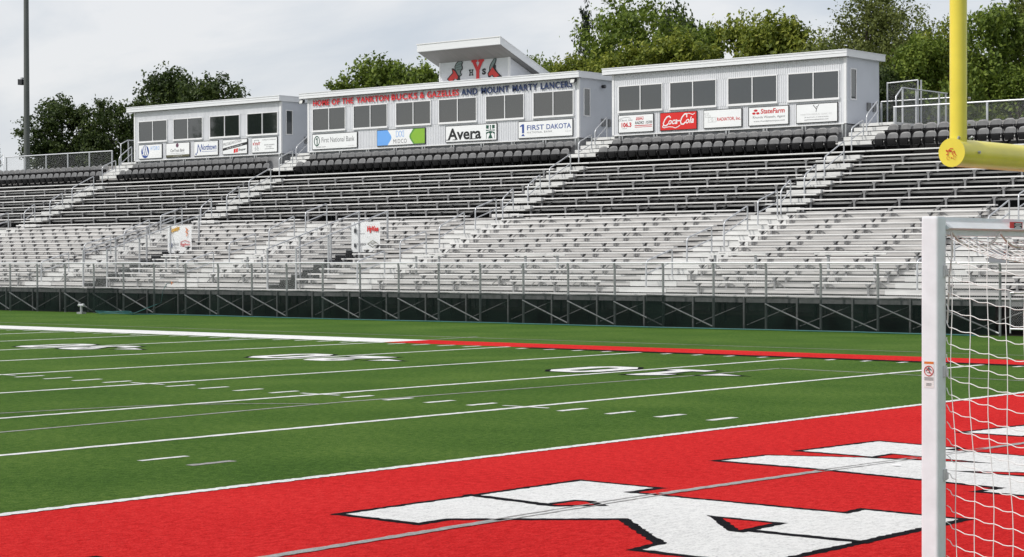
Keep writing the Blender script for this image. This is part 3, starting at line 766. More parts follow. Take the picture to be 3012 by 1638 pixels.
for s_ in ([(-49.40, 11.7), (-49.05, 11.75)], [(-49.38, 11.8), (-49.02, 11.9)], [(-49.33, 11.6), (-49.03, 11.62)]): wall_line(m_, s_, .016, TY-.037)
m_.build('antler_lines', INK, em); m_ = MB()
H = [(-48.54, 11.26), (-48.42, 11.26), (-48.42, 11.32), (-48.45, 11.32), (-48.45, 11.385), (-48.35, 11.385), (-48.35, 11.32), (-48.38, 11.32), (-48.38, 11.26), (-48.26, 11.26), (-48.26, 11.32), (-48.29, 11.32), (-48.29, 11.50), (-48.26, 11.50), (-48.26, 11.56), (-48.38, 11.56), (-48.38, 11.50), (-48.35, 11.50), (-48.35, 11.44), (-48.45, 11.44), (-48.45, 11.50), (-48.42, 11.50), (-48.42, 11.56), (-48.54, 11.56), (-48.54, 11.50), (-48.51, 11.50), (-48.51, 11.32), (-48.54, 11.32)]
wall_poly(m_, H, TY-.030); m_.build('letter_h', INK, em); m_ = MB(); put_text(m_, 'S', -47.70, -47.44, 11.26, 11.56, TY-.030, bold=.05)
m_.build('letter_s', INK, em)
for q, nm, mm, yy in ((buck_antler, 'antlers', HORN, .034), (gaz_horn, 'horns', HORN, .034), (buck_face, 'buck_face', FACE, .036), (gaz_face, 'gazelle_face', FACE, .036)): m_ = MB(); wall_poly(m_, q, TY-yy); m_.build(nm, mm, em)
m_ = MB(); cx = -47.97
Y_ = [(cx-.21, 11.0), (cx+.21, 11.0), (cx+.21, 11.09), (cx+.1, 11.09), (cx+.1, 11.47), (cx+.34, 11.90), (cx+.41, 11.90), (cx+.41, 12.01), (cx+.03, 12.01), (cx+.03, 11.90), (cx+.12, 11.90), (cx, 11.66), (cx-.12, 11.90), (cx-.03, 11.90), (cx-.03, 12.01), (cx-.41, 12.01), (cx-.41, 11.90), (cx-.34, 11.90), (cx-.1, 11.47), (cx-.1, 11.09), (cx-.21, 11.09)]
wall_poly(m_, Y_, TY-.038); m_.build('letter_y', SIGNR, em)
# flood lamps on the corners of the middle box
for xx, lab in ((-59.35, 'small black floodlight under the left roof corner of the middle press box'), (-41.30, 'small black floodlight above the last letters of the navy lettering')):
    t = thing('floodlight', lab, 'floodlight', (xx, VF-.14, 10.5), 0, 'floodlights under the middle press box roof')
    m_ = MB(); m_.prism([(-.14, -.12, -.10), (-.14, .06, -.02), (-.14, .06, .12), (-.14, -.06, .10)], (.28, 0, 0)); m_.build('housing', DGREY, t)
    m_ = MB(); m_.quad((-.11, -.118, -.075), (.11, -.118, -.075), (.11, -.072, .082), (-.11, -.072, .082)); m_.build('lens', LENS, t)
    m_ = MB(); m_.box(-.025, .025, -.02, .02, .10, .145); m_.build('bracket', DGREY, t)
t = thing('wall_lamp', 'dark oval wall lamp on the right end wall of the middle press box', 'lamp', (-41.03, 82.3, 10.35)); m_ = MB()
m_.tube([(0, 0, 0), (.16, 0, 0)], .085, 10); m_.build('housing', DGREY, t); m_ = MB(); m_.tube([(.1602, 0, 0), (.17, 0, 0)], .06, 10); m_.build('lens', INKG, t)

# ------------------------------------------------------------------ sign boards
def sign(label, x0, x1, z0=7.985, z1=8.80, face=SIGNW):
    t = thing('sign', label, 'sign', (0, 0, 0), 0, 'sponsor signs under the press box windows')
    m_ = MB(); m_.box(x0, x1, VF-.065, VF-.024, z0, z1); m_.build('frame', INK, t)
    m_ = MB(); m_.box(x0+.03, x1-.03, VF-.070, VF-.0652, z0+.03, z1-.03); m_.build('panel', face, t); return t
YS = VF-.073
def mark(t, mname, m, fn, y=YS):
    mb = MB(); fn(mb, y); return mb.build(mname, m, t)
# 1 sail and letters
t = sign('white sign with a blue sail in a disc and the word HYDRO', -72.77, -70.73)
mark(t, 'logo', INKB, lambda mb, y: wall_poly(mb, circ(-72.2, 8.39, .34, 28, .36), y))
def f(mb, y):
    for dx in (-.16, -.03, .12): wall_poly(mb, [(-72.3+dx, 8.72), (-72.22+dx, 8.73), (-72.08+dx*1.2, 8.26), (-72.0+dx*.9, 8.2), (-72.18+dx*1.1, 8.25)], y)
    wall_poly(mb, [(-72.52, 8.22), (-72.0, 8.17), (-71.95, 8.20), (-72.4, 8.26)], y)
mark(t, 'sail_stripes', SIGNW, f, YS-.003)
mark(t, 'lettering', SKYB, lambda mb, y: put_text(mb, 'HYDRO', -71.72, -70.95, 8.46, 8.68, y, bold=.0, space=1.25))
# 2
t = sign('white sign with a dark round crest above the words CorTrust Bank', -70.39, -68.38)
mark(t, 'logo', PLUM, lambda mb, y: wall_poly(mb, circ(-69.42, 8.65, .12), y))
mark(t, 'lettering', INKG, lambda mb, y: (put_text(mb, 'CorTrust Bank', -70.0, -68.8, 8.29, 8.46, y, shear=.2, bold=.012), put_text(mb, 'Your first choice community', -70.0, -68.8, 8.18, 8.235, y)))
mark(t, 'base_band', OLIVE, lambda mb, y: wall_poly(mb, [(-70.36, 8.015), (-68.41, 8.015), (-68.41, 8.13), (-70.36, 8.13)], y))
mark(t, 'web_address', INKL, lambda mb, y: put_text(mb, 'cortrustbank.com', -69.78, -69.0, 8.04, 8.10, y, bold=.02), YS-.003)
# 3
t = sign('white sign with slanted blue script Northtown underlined', -68.03, -66.02)
mark(t, 'lettering', INKB, lambda mb, y: (put_text(mb, 'Northtown', -67.45, -66.15, 8.30, 8.62, y, shear=.25, bold=.015), wall_line(mb, [(-67.9, 8.12), (-67.83, 8.08), (-67.72, 8.2), (-67.66, 8.62), (-67.46, 8.22), (-67.38, 8.62)], .05, y), wall_line(mb, [(-67.35, 8.22), (-66.15, 8.22)], .02, y)))
mark(t, 'small_print', INKL, lambda mb, y: put_text(mb, 'Auto Supply', -66.8, -66.15, 8.70, 8.75, y))
# 4
t = sign('white newspaper sign crossed by a slanted black band', -65.66, -63.67)
mark(t, 'black_band', INK, lambda mb, y: wall_poly(mb, [(-65.63, 8.20), (-63.70, 8.47), (-63.70, 8.62), (-65.63, 8.33)], y))
mark(t, 'band_text', SIGNW, lambda mb, y: put_text(mb, 'On The Move Online Daily', -65.3, -64.05, 8.275, 8.335, y, shear=.2, bold=.02, rise=.14), YS-.003)
mark(t, 'lettering', INKG, lambda mb, y: put_text(mb, 'PRESS&DAKOTAN', -65.6, -64.15, 8.44, 8.60, y, rise=.13))
mark(t, 'red_boxes', COKE, lambda mb, y: (wall_poly(mb, [(-64.76, 8.06), (-64.61, 8.07), (-64.59, 8.28), (-64.74, 8.27)], y), wall_poly(mb, [(-64.58, 8.08), (-64.43, 8.09), (-64.41, 8.30), (-64.56, 8.29)], y)))
mark(t, 'shop_word', INK, lambda mb, y: put_text(mb, 'Shopper', -64.38, -63.78, 8.11, 8.28, y, bold=.02, shear=.1, rise=.06))
# 5
t = sign('white radio sign with slab letter and red letters K Y N T', -63.33, -61.33)
def f(mb, y):
    c = -62.93
    wall_line(mb, [(c-.18, 8.66), (c-.18, 8.58), (c-.06, 8.45), (c-.06, 8.26), (c-.13, 8.26), (c-.13, 8.20), (c+.13, 8.20), (c+.13, 8.26), (c+.06, 8.26), (c+.06, 8.45), (c+.18, 8.58), (c+.18, 8.66), (c-.18, 8.66)], .02, y)
mark(t, 'logo', INKG, f)
mark(t, 'call_letters', INKR, lambda mb, y: put_text(mb, 'KYNT', -63.22, -62.64, 8.40, 8.54, y, bold=.02), YS-.003)
mark(t, 'lettering', INKG, lambda mb, y: (put_text(mb, 'AM 1450', -63.08, -62.78, 8.11, 8.16, y), put_text(mb, 'COMPLETE COVERAGE', -62.5, -61.45, 8.63, 8.69, y), put_text(mb, 'COLOR OF SPORTS', -62.35, -61.55, 8.36, 8.42, y, bold=.02), put_text(mb, 'K 103.1', -62.15, -61.75, 8.26, 8.32, y, bold=.02), put_text(mb, 'www.kynt1450.com', -62.3, -61.6, 8.15, 8.21, y, bold=.02)))
# middle box signs
t = sign('wide white bank sign with a green ringed numeral one', -58.68, -55.40)
mark(t, 'logo', DKGR, lambda mb, y: (wall_line(mb, circ(-58.33, 8.43, .19, 24, .24)+[(-58.14, 8.43)], .05, y), wall_poly(mb, [(-58.35, 8.22), (-58.28, 8.22), (-58.28, 8.60), (-58.34, 8.60), (-58.42, 8.54), (-58.42, 8.49), (-58.35, 8.52)], y)))
mark(t, 'lettering', INKG, lambda mb, y: (put_text(mb, 'First National Bank', -57.98, -55.60, 8.34, 8.60, y), put_text(mb, 'fnbsd.com', -58.4, -57.68, 8.09, 8.17, y, shear=.15)))
mark(t, 'small_print', INKL, lambda mb, y: put_text(mb, 'Member FDIC', -56.05, -55.60, 8.09, 8.13, y))
t = sign('wide sign with blue and lime hexagons around the word MIDCO', -54.01, -50.69)
mark(t, 'blue_hexagon', SKYB, lambda mb, y: wall_poly(mb, [(-53.98, 8.02), (-53.25, 8.02), (-53.02, 8.30), (-52.99, 8.40), (-53.02, 8.50), (-53.25, 8.77), (-53.98, 8.77)], y))
mark(t, 'dark_lime_edge', LIMED, lambda mb, y: wall_poly(mb, [(-50.72, 8.02), (-51.5, 8.02), (-51.73, 8.30), (-51.76, 8.40), (-51.73, 8.50), (-51.5, 8.77), (-50.72, 8.77)], y))
mark(t, 'lime_hexagon', LIME, lambda mb, y: wall_poly(mb, [(-50.72, 8.04), (-51.4, 8.04), (-51.62, 8.31), (-51.65, 8.40), (-51.62, 8.50), (-51.35, 8.75), (-50.72, 8.75)], y), YS-.003)
mark(t, 'lettering', INKG, lambda mb, y: put_text(mb, 'MIDCO', -52.86, -51.94, 8.09, 8.30, y, space=1.2))
mark(t, 'logo', SKYB, lambda mb, y: (wall_line(mb, [(-52.66, 8.70), (-52.66, 8.42), (-52.60, 8.40), (-52.52, 8.45), (-52.44, 8.66), (-52.38, 8.70), (-52.32, 8.66), (-52.24, 8.45), (-52.18, 8.40), (-52.14, 8.42), (-52.14, 8.70)], .025, y), wall_line(mb, [(-52.66, 8.70), (-52.6, 8.71), (-52.52, 8.66), (-52.44, 8.45), (-52.38, 8.40), (-52.32, 8.45), (-52.24, 8.66), (-52.18, 8.71), (-52.14, 8.70)], .02, y)))
t = sign('wide white sign with large black serif name Avera and green window cross', -49.34, -46.03)
def f(mb, y):
    put_text(mb, 'Avera', -49.20, -47.02, 8.09, 8.66, y, bold=.028)
    for x in (-49.20, -48.78, -47.72, -47.5): wall_line(mb, [(x-.08, 8.105), (x+.12, 8.105)], .035, y)
mark(t, 'lettering', INK, f)
def f(mb, y):
    a, b, c, d = -46.71, -46.16, 8.08, 8.72; m = (a+b)/2
    wall_poly(mb, [(a, 8.56), (a+.17, 8.54), (a+.17, d), (a, d)], y); wall_poly(mb, [(b-.17, 8.54), (b, 8.56), (b, d), (b-.17, d)], y)
    wall_poly(mb, [(m-.04, d), (m-.015, 8.46), (m+.015, 8.46), (m+.04, d)], y); wall_poly(mb, [(a, 8.50), (a, 8.44), (m, 8.465), (b, 8.44), (b, 8.50), (m, 8.485)], y)
    wall_poly(mb, [(a, 8.38), (m, 8.44), (b, 8.38), (b, 8.26), (m+.12, 8.36), (m+.03, 8.30), (m+.15, c), (m-.15, c), (m-.03, 8.30), (m-.12, 8.36), (a, 8.26)], y)
    wall_line(mb, [(a+.02, 8.26), (a+.02, c)], .03, y); wall_line(mb, [(b-.02, 8.26), (b-.02, c)], .03, y)
mark(t, 'logo', DKGR, f)
t = sign('wide white bank sign with navy capitals and a blue numeral one', -44.70, -41.40)
mark(t, 'logo', INKB, lambda mb, y: (wall_poly(mb, [(-44.46, 8.24), (-44.33, 8.24), (-44.33, 8.66), (-44.45, 8.66), (-44.58, 8.58), (-44.58, 8.53), (-44.46, 8.56)], y), wall_poly(mb, [(-44.52, 8.10), (-44.40, 8.22), (-44.28, 8.10)], y)))
mark(t, 'lettering', INKB, lambda mb, y: (put_text(mb, 'FIRST', -44.15, -43.12, 8.36, 8.60, y, bold=.012), put_text(mb, 'DAKOTA', -42.97, -41.5, 8.36, 8.60, y, bold=.012)))
mark(t, 'small_lettering', INKG, lambda mb, y: (put_text(mb, 'NATIONAL BANK', -44.15, -42.62, 8.21, 8.30, y, space=1.2), put_text(mb, 'Member FDIC', -41.85, -41.5, 8.21, 8.24, y)))
# right box signs
t = sign('white radio sign with red 106.3 and black RADIO 1570', -38.77, -36.79)
mark(t, 'lettering', INKR, lambda mb, y: (put_text(mb, '106.3', -38.58, -38.02, 8.24, 8.46, y, bold=.04), put_text(mb, 'ESPN', -37.78, -37.34, 8.53, 8.63, y, bold=.03, shear=.25), wall_line(mb, [(-37.83, 8.29), (-36.88, 8.29)], .035, y), wall_line(mb, [(-37.83, 8.22), (-36.88, 8.22)], .025, y), wall_line(mb, [(-37.76, 8.665), (-37.34, 8.665)], .02, y)))
mark(t, 'black_word', INK, lambda mb, y: put_text(mb, 'RADIO', -37.82, -37.32, 8.35, 8.48, y, bold=.02, shear=.2))
mark(t, 'black_number', INK, lambda mb, y: put_text(mb, '1570', -37.22, -36.87, 8.35, 8.48, y, bold=.02, shear=.2))
mark(t, 'small_print', INK, lambda mb, y: put_text(mb, 'KVHT FM', -38.55, -38.28, 8.16, 8.20, y))
mark(t, 'script', INKG, lambda mb, y: (put_text(mb, 'Classic Hits', -38.66, -37.96, 8.52, 8.60, y, shear=.35), wall_line(mb, [(-38.70, 8.50), (-38.73, 8.58), (-38.6, 8.66), (-38.3, 8.69), (-38.05, 8.64)], .015, y)))
t = sign('bright red sign with white flowing script Coca-Cola', -36.44, -34.44, face=COKE)
def f(mb, y):
    put_text(mb, 'oca', -35.98, -35.48, 8.25, 8.45, y, bold=.02, shear=.3, rise=.03); put_text(mb, 'ola', -35.04, -34.60, 8.26, 8.54, y, bold=.02, shear=.3, rise=.03)
    wall_line(mb, [(-35.86, 8.56), (-35.92, 8.63), (-36.05, 8.60), (-36.18, 8.46), (-36.25, 8.32), (-36.22, 8.22), (-36.1, 8.21), (-36.0, 8.28)], .055, y)
    wall_line(mb, [(-34.98, 8.55), (-34.98, 8.68), (-35.1, 8.68), (-35.24, 8.54), (-35.32, 8.36), (-35.28, 8.25), (-35.16, 8.24), (-35.06, 8.32)], .055, y)
    wall_line(mb, [(-35.46, 8.40), (-35.36, 8.41)], .05, y)
    wall_line(mb, [(-36.25, 8.24), (-36.3, 8.16), (-36.2, 8.12), (-35.95, 8.16), (-35.75, 8.14), (-35.6, 8.09), (-35.45, 8.14), (-35.35, 8.20)], .032, y)
    wall_line(mb, [(-35.08, 8.70), (-34.85, 8.70), (-34.65, 8.64), (-34.55, 8.70)], .028, y)
mark(t, 'script', SIGNW, f)
t = sign('white sign with outlined letters and maroon words RADIATOR, Inc.', -34.09, -32.09)
def f(mb, y):
    wall_line(mb, [(-34.02, 8.66), (-33.82, 8.66), (-33.82, 8.60), (-33.88, 8.60), (-33.88, 8.54), (-33.72, 8.54), (-33.72, 8.48), (-34.0, 8.48), (-34.0, 8.54), (-33.95, 8.54), (-33.95, 8.60), (-34.02, 8.60), (-34.02, 8.66)], .014, y)
    for q in (-33.84, -33.62): wall_line(mb, [(q, 8.46), (q+.2, 8.46), (q+.2, 8.4), (q+.13, 8.38), (q+.2, 8.32), (q+.2, 8.26), (q, 8.26), (q, 8.32), (q+.06, 8.34), (q, 8.40), (q, 8.46)], .014, y)
mark(t, 'logo', INKL, f)
mark(t, 'lettering', INKR, lambda mb, y: put_text(mb, 'RADIATOR, Inc.', -33.37, -32.15, 8.27, 8.44, y, bold=.02))
t = sign('white insurance sign with red name and three red ovals', -31.75, -29.72)
mark(t, 'logo', INKR, lambda mb, y: (wall_poly(mb, circ(-31.38, 8.64, .10, 14, .05), y), wall_poly(mb, circ(-31.47, 8.52, .09, 14, .05), y), wall_poly(mb, circ(-31.27, 8.52, .09, 14, .05), y)))
mark(t, 'lettering', INKR, lambda mb, y: put_text(mb, 'StateFarm', -31.13, -29.92, 8.49, 8.70, y, bold=.025, shear=.12))
mark(t, 'small_lettering', INKG, lambda mb, y: (put_text(mb, 'Rhonda Wesseln, Agent', -31.52, -29.90, 8.27, 8.40, y), put_text(mb, 'www.rhondainsuresyou.com', -31.48, -29.92, 8.12, 8.22, y)))
t = sign('white medical clinic sign with a thin black figure with raised arms', -29.36, -27.34)
mark(t, 'logo', INK, lambda mb, y: (wall_line(mb, [(-28.52, 8.73), (-28.42, 8.62), (-28.36, 8.55)], .03, y), wall_line(mb, [(-28.24, 8.74), (-28.32, 8.64), (-28.36, 8.55), (-28.38, 8.45)], .025, y), wall_poly(mb, circ(-28.36, 8.66, .018, 8), y)))
mark(t, 'lettering', INKL, lambda mb, y: put_text(mb, 'YANKTON MEDICAL CLINIC, P.C.', -29.15, -27.6, 8.30, 8.38, y))
mark(t, 'small_lettering', INKG, lambda mb, y: (put_text(mb, 'So much care, so close to home', -28.95, -27.78, 8.20, 8.26, y, shear=.3), put_text(mb, 'yanktonmedicalclinic.com', -28.95, -27.78, 8.09, 8.15, y, bold=.015)))

# ------------------------------------------------------------------ hand rails in the aisles
def loop(x, y0, y1, z0, z1, label, name='handrail', h=.92, r=.029, group='hand rail loops in the stand aisles'):
    t = thing(name, label, 'handrail', (x, y0, z0), 0, group)
    dy, dz = y1-y0, z1-z0; s = dz/dy if dy else 0; c = .10
    m_ = MB(); m_.tube([(0, 0, 0), (0, 0, h-.12), (0, .03, h-.04), (0, .10, h+s*.10), (0, dy-.08, h+dz-s*.08), (0, dy-.02, h+dz-.02), (0, dy, h+dz-.10), (0, dy, dz)], r, 8); m_.build('rail', TUBE, t, True)
    m_ = MB(); m_.tube([(0, .02, h*.52), (0, dy-.02, h*.52+dz)], r*.85, 8); m_.build('mid_rail', TUBE, t, True)
def zl(y):
    k = 0
    while k < 14 and lrise(k+1) <= y: k += 1
    return ltread(k)
awords = {0: 'far left lower aisle', 1: 'lower aisle left of the left stair gate', 2: 'lower aisle between the two stair gates', 3: 'lower aisle right of the right stair gate', 4: 'lower aisle below the right press box end', 5: 'lower aisle beside the soccer goal'}
for i, xa in enumerate(LA):
    for j, (a, b) in enumerate(((64.55, 66.1), (67.0, 68.55), (69.35, 70.9), (71.6, 72.95))):
        loop(xa+1.05, a, b, zl(a), zl(b), '%s hand rail up in the %s' % (nth(j+1), awords[i]))
uw = {0: 'upper aisle left of the left press box', 1: 'upper aisle between left and middle press boxes', 2: 'upper aisle between middle and right press boxes', 3: 'upper aisle right of the right press box'}
for i, xa in enumerate(UA):
    for j, (a, za, b, zb_) in enumerate(((73.9, 4.0, 74.6, 4.45), (75.6, 4.62, 76.45, 5.1), (77.1, 5.4, 78.6, 6.1), (79.2, 6.66, 80.15, 7.05), (80.4, 7.25, 81.3, 7.9))):
        loop(xa+.85, a, b, za, zb_, '%s hand rail up in the %s' % (nth(j+1), uw[i]))

# ------------------------------------------------------------------ guard rails of the two stair openings, banners
def panel_rail(name, label, pts_top, ybot, posts, group=None, mesh=LINKN, rr=.027):
    """sloped chain-link guard in a plane x = const; pts_top = (y, z)"""
    x = pts_top[0][0]
    t = thing(name, label, 'guard rail', (0, 0, 0), 0, group)
    m_ = MB(); m_.tube([p for p in pts_top], rr, 8); m_.build('top_rail', TUBE, t, True)
    for (y, zb_, zt) in posts: m_ = MB(); m_.box(x-.03, x+.03, y-.03, y+.03, zb_, zt); m_.build('post', TUBE, t)
    a, b = pts_top[0], pts_top[-1]
    m_ = MB(); m_.quad((x+.035, a[1], ybot[0]), (x+.035, b[1], ybot[1]), (x+.035, b[1], b[2]), (x+.035, a[1], a[2])); m_.build('chain_link', mesh, t)
for vi, ((xa, xb), side) in enumerate(zip(VOMS, ('left', 'right'))):
    for x, w_ in ((xa, 'left'), (xb, 'right')):
        panel_rail('stair_guard', 'sloping chain link guard on the %s side of the %s stair opening' % (w_, side), [(x, 64.35, 2.74), (x, 69.75, 4.36)], (1.15, 2.95), [(64.38, 1.1, 2.74), (66.2, 1.4, 3.28), (68.0, 2.0, 3.83), (69.7, 2.5, 4.35)], 'sloping guards of the stair openings')
    # stair opening floor; black side sheets stand for the shade under the rows
    fl = MB(); fl.box(xa, xb, 64.35, 69.6, 1.02, 1.08); fl.box(xa, xb, 69.62, 69.66, 1.1, 2.72); fl.build('opening_floor', ALUD, gs)
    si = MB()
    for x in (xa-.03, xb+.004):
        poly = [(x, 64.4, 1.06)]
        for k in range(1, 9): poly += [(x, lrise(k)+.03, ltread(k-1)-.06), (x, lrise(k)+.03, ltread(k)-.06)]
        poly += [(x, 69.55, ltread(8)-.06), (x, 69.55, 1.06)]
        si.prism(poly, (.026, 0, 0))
    si.build('opening_side_shade', BLACK, gs)
    bn = thing('banner', ('white banner with gold and red sponsor marks closing the left stair opening' if vi == 0 else 'white banner with a red grocery name closing the right stair opening'), 'banner', (0, 0, 0), 0)
    z0, z1 = 2.61, 3.90; yb = 69.28
    m_ = MB(); n = 6
    for i in range(n):
        u0, u1 = i/n, (i+1)/n; f0, f1 = .02*math.sin(u0*9), .02*math.sin(u1*9)
        m_.quad((xa-.04+(xb-xa+.0)*u0, yb+f0, z0), (xa-.04+(xb-xa+.0)*u1, yb+f1, z0), (xa-.04+(xb-xa+.0)*u1, yb+f1, z1), (xa-.04+(xb-xa+.0)*u0, yb+f0, z1))
    m_.build('sheet', SIGNW, bn)
    yt = yb-.03; c = xa
    if vi == 0:
        mark(bn, 'gold_script', GOLD, lambda mb, y: put_text(mb, 'Kopetskys', c+.18, c+.85, 3.50, 3.78, y, bold=.05, shear=.2, rise=.2), yt)
        mark(bn, 'orange_mark', ORNG, lambda mb, y: (wall_line(mb, [(c+1.3, 3.78), (c+1.38, 3.68), (c+1.3, 3.6), (c+1.4, 3.55), (c+1.35, 3.4)], .05, y), wall_line(mb, [(c+1.45, 3.72), (c+1.28, 3.58)], .03, y)), yt)
        mark(bn, 'blue_square', INKB, lambda mb, y: wall_poly(mb, [(c+.12, 2.90), (c+.28, 2.90), (c+.28, 3.10), (c+.12, 3.10)], y), yt)
        mark(bn, 'grey_words', INKG, lambda mb, y: (put_text(mb, 'BOWLES', c+.32, c+.78, 2.97, 3.08, y), put_text(mb, 'Insurance Agency', c+.16, c+.78, 2.84, 2.89, y)), yt)
        mark(bn, 'red_words', INKR, lambda mb, y: (put_text(mb, 'PizzaRanch', c+.92, c+1.56, 2.92, 3.10, y, bold=.02), wall_line(mb, [(c+.92, 3.13), (c+1.24, 3.2), (c+1.56, 3.13)], .025, y)), yt)
    else:
        mark(bn, 'red_name', COKE, lambda mb, y: put_text(mb, 'HyVee', c+.92, c+1.60, 3.42, 3.72, y, bold=.06, shear=.12), yt)
        mark(bn, 'black_mark', INK, lambda mb, y: (wall_poly(mb, circ(c+.2, 3.52, .06, 12, .12), y), wall_poly(mb, circ(c+.2, 2.90, .06, 10, .1), y)), yt)
        mark(bn, 'grey_words', INKG, lambda mb, y: (put_text(mb, 'First', c+.3, c+.5, 3.50, 3.60, y), put_text(mb, 'Chiropractic', c+.3, c+.8, 3.36, 3.44, y), put_text(mb, 'PARK BENCH', c+.3, c+.85, 2.90, 3.0, y, bold=.02)), yt)
        mark(bn, 'olive_diamond', OLIVE, lambda mb, y: (wall_line(mb, [(c+.95, 2.96), (c+1.26, 3.1), (c+1.58, 2.96), (c+1.26, 2.82), (c+.95, 2.96)], .025, y), put_text(mb, 'AJE', c+1.12, c+1.42, 2.92, 3.01, y, bold=.02)), yt)
# front guard rails round the wheelchair spaces
for i, (a, b, w_) in enumerate(((-52.9, -51.7, 'just right of the left stair gate'), (-47.6, -46.2, 'just left of the right stair gate'), (-37.9, -36.0, 'under the left end of the right press box'), (-32.4, -30.0, 'under the middle of the right press box'), (-23.9, -21.3, 'in the block left of the soccer goal, nearer the aisle'), (-19.4, -16.7, 'in the block left of the soccer goal, nearer the goal'))):
    t = thing('guard_rail', 'low front row guard rail %s' % w_, 'guard rail', (0, 0, 0), 0, 'front row guard rails')
    m_ = MB(); m_.cbox(a, b, 65.70, 65.78, 2.42, 2.47, .01); m_.cbox(a, b, 65.70, 65.78, 1.86, 1.90, .01); m_.build('rail', STEP, t)
    w2 = (b-a)*.18
    for xx in (a+w2, b-w2): m_ = MB(); m_.box(xx-.035, xx+.035, 65.785, 65.85, 1.14, 2.418); m_.build('post', GALV, t)

# ------------------------------------------------------------------ front chain link fence with windscreen
FY = 62.8; FX1 = -11.30
fx = [-11.30-2.03*i for i in range(0, 40)]
ff = thing('chain_link_fence', 'tall galvanised chain link fence along the foot of the grandstand', 'fence')
m_ = MB(); m_.tube([(-92, FY, 2.19), (FX1, FY, 2.16)], .027, 8); m_.build('top_rail', mat('bright_rail', (.70, .71, .73), .35, .4), ff, True)
po = MB(); po.tube([(0, FY+.03, 0), (0, FY+.03, 2.02), (0, FY-.005, 2.13)], .042, 8); p0 = po.build('post', mat('fence_post_steel', (.27, .28, .29), .5, .4, var=.2, vscale=5), ff, True); p0.location = (fx[0], 0, 0)
for xx in fx[1:]: c = p0.copy(); scene.collection.objects.link(c); c.parent = ff; c.location = (xx, 0, 0)
br = MB(); br.tube([(0, FY-.03, .84), (2.03, FY-.03, .08)], .030, 6); b0 = None
for i, xx in enumerate(fx[1:]):
    if i in (4, 9, 14, 18, 22, 26) or not -92 < xx: continue
    if b0 is None: b0 = br.build('diagonal_brace', GALV, ff, True); c = b0
    else: c = b0.copy(); scene.collection.objects.link(c); c.parent = ff
    c.location = (xx, 0, 0)
m_ = MB(); m_.quad((-92, FY-.04, 1.02), (FX1, FY-.04, 1.02), (FX1, FY-.04, 2.17), (-92, FY-.04, 2.17)); m_.build('wire_mesh', LINK, ff)
ws = MB(); n = 300
rr = random.Random(2)
zt = [1.07+.02*math.sin(i*.7)+rr.uniform(-.012, .012) for i in range(n+1)]
for i in range(n):
    xa = -92+(FX1-.1+92)*i/n; xb = -92+(FX1-.1+92)*(i+1)/n
    ws.quad((xa, FY-.065, .03), (xb, FY-.065, .03), (xb, FY-.065, zt[i+1]), (xa, FY-.065, zt[i]))
tag(ws.build('windscreen', SCREEN), 'dark green mesh windscreen tied along the lower half of the front fence', 'windscreen')
# patches where the screen is doubled
for xa, xb, w_ in ((-54.3, -52.1, 'near the hose'), (-37.6, -36.4, 'below the right banner gate'), (-24.1, -23.3, 'left of the soccer goal')):
    ws = MB(); ws.quad((xa, FY-.08, .05), (xb, FY-.08, .05), (xb, FY-.08, 1.10), (xa, FY-.08, 1.12))
    tag(ws.build('windscreen_patch', SCREEN), 'darker doubled patch of green windscreen %s' % w_, 'windscreen patch', 'doubled windscreen patches')
# gate at the right end of the fence
t = thing('fence_gate', 'chain link gate with bright pipe frame behind the goal net', 'gate', (0, 0, 0))
m_ = MB(); 
for z in (1.28, .22): m_.tube([(-10.95, FY-.02, z), (-7.6, FY-.02, z)], .028, 8)
for xx in (-10.95, -9.3, -7.6): m_.tube([(xx, FY-.02, .1), (xx, FY-.02, 1.30)], .024, 8)
m_.build('frame', TUBE, t, True)
m_ = MB(); m_.quad((-10.95, FY-.02, .22), (-7.6, FY-.02, .22), (-7.6, FY-.02, 1.28), (-10.95, FY-.02, 1.28)); m_.build('wire_mesh', LINKN, t)

# ------------------------------------------------------------------ rails along the top of the stand
def top_fence(name, label, x0, x1, y, z, zb_, posts, group=None, mesh=LINKN):
    t = thing(name, label, 'fence', (0, 0, 0), 0, group)
    m_ = MB(); m_.tube([(x0, y, z), (x1, y, z)], .034, 8); m_.build('top_rail', mat('bright_rail', (.70, .71, .73), .35, .4), t, True)
    for xx in posts: m_ = MB(); m_.box(xx-.035, xx+.035, y-.03, y+.03, zb_, z-.03); m_.build('post', TUBE, t)
    m_ = MB(); m_.quad((x0, y+.035, zb_), (x1, y+.035, zb_), (x1, y+.035, z), (x0, y+.035, z)); m_.build('wire_mesh', mesh, t)
top_fence('chain_link_fence', 'chain link back fence behind the left end seats, light pole behind it', -86.1, -75.72, 81.0, 8.60, 7.0, [-86.0, -84.1, -82.0, -79.9, -77.85, -75.75])
top_fence('chain_link_fence', 'chain link back fence behind the right end seats, goal post in front', -24.99, -8.0, 81.0, 8.49, 7.0, [-24.95, -22.95, -20.82, -18.8, -16.8, -14.8, -12.8])
BRIGHT = MATS['bright_rail']
def ramp_rail(name, label, x, y0, y1, z0, z1, posts, group, zfoot):
    t = thing(name, label, 'handrail', (0, 0, 0), 0, group)
    m_ = MB(); m_.tube([(x, y0, z0-.32), (x, y0, z0-.02)] + ([(x, y0+.5, z1)] if True else []) + [(x, y1, z1)], .03, 8); m_.tube([(x, y0, zfoot), (x, y0, z0-.3)], .03, 8); m_.build('top_rail', TUBE, t, True)
    for yy in posts: m_ = MB(); m_.box(x-.03, x+.03, yy-.03, yy+.03, zfoot, z1-.03); m_.build('post', TUBE, t)
    m_ = MB(); m_.quad((x+.03, y0+.5, zfoot), (x+.03, y1, zfoot), (x+.03, y1, z1), (x+.03, y0+.5, z1)); m_.build('wire_mesh', LINKN, t)
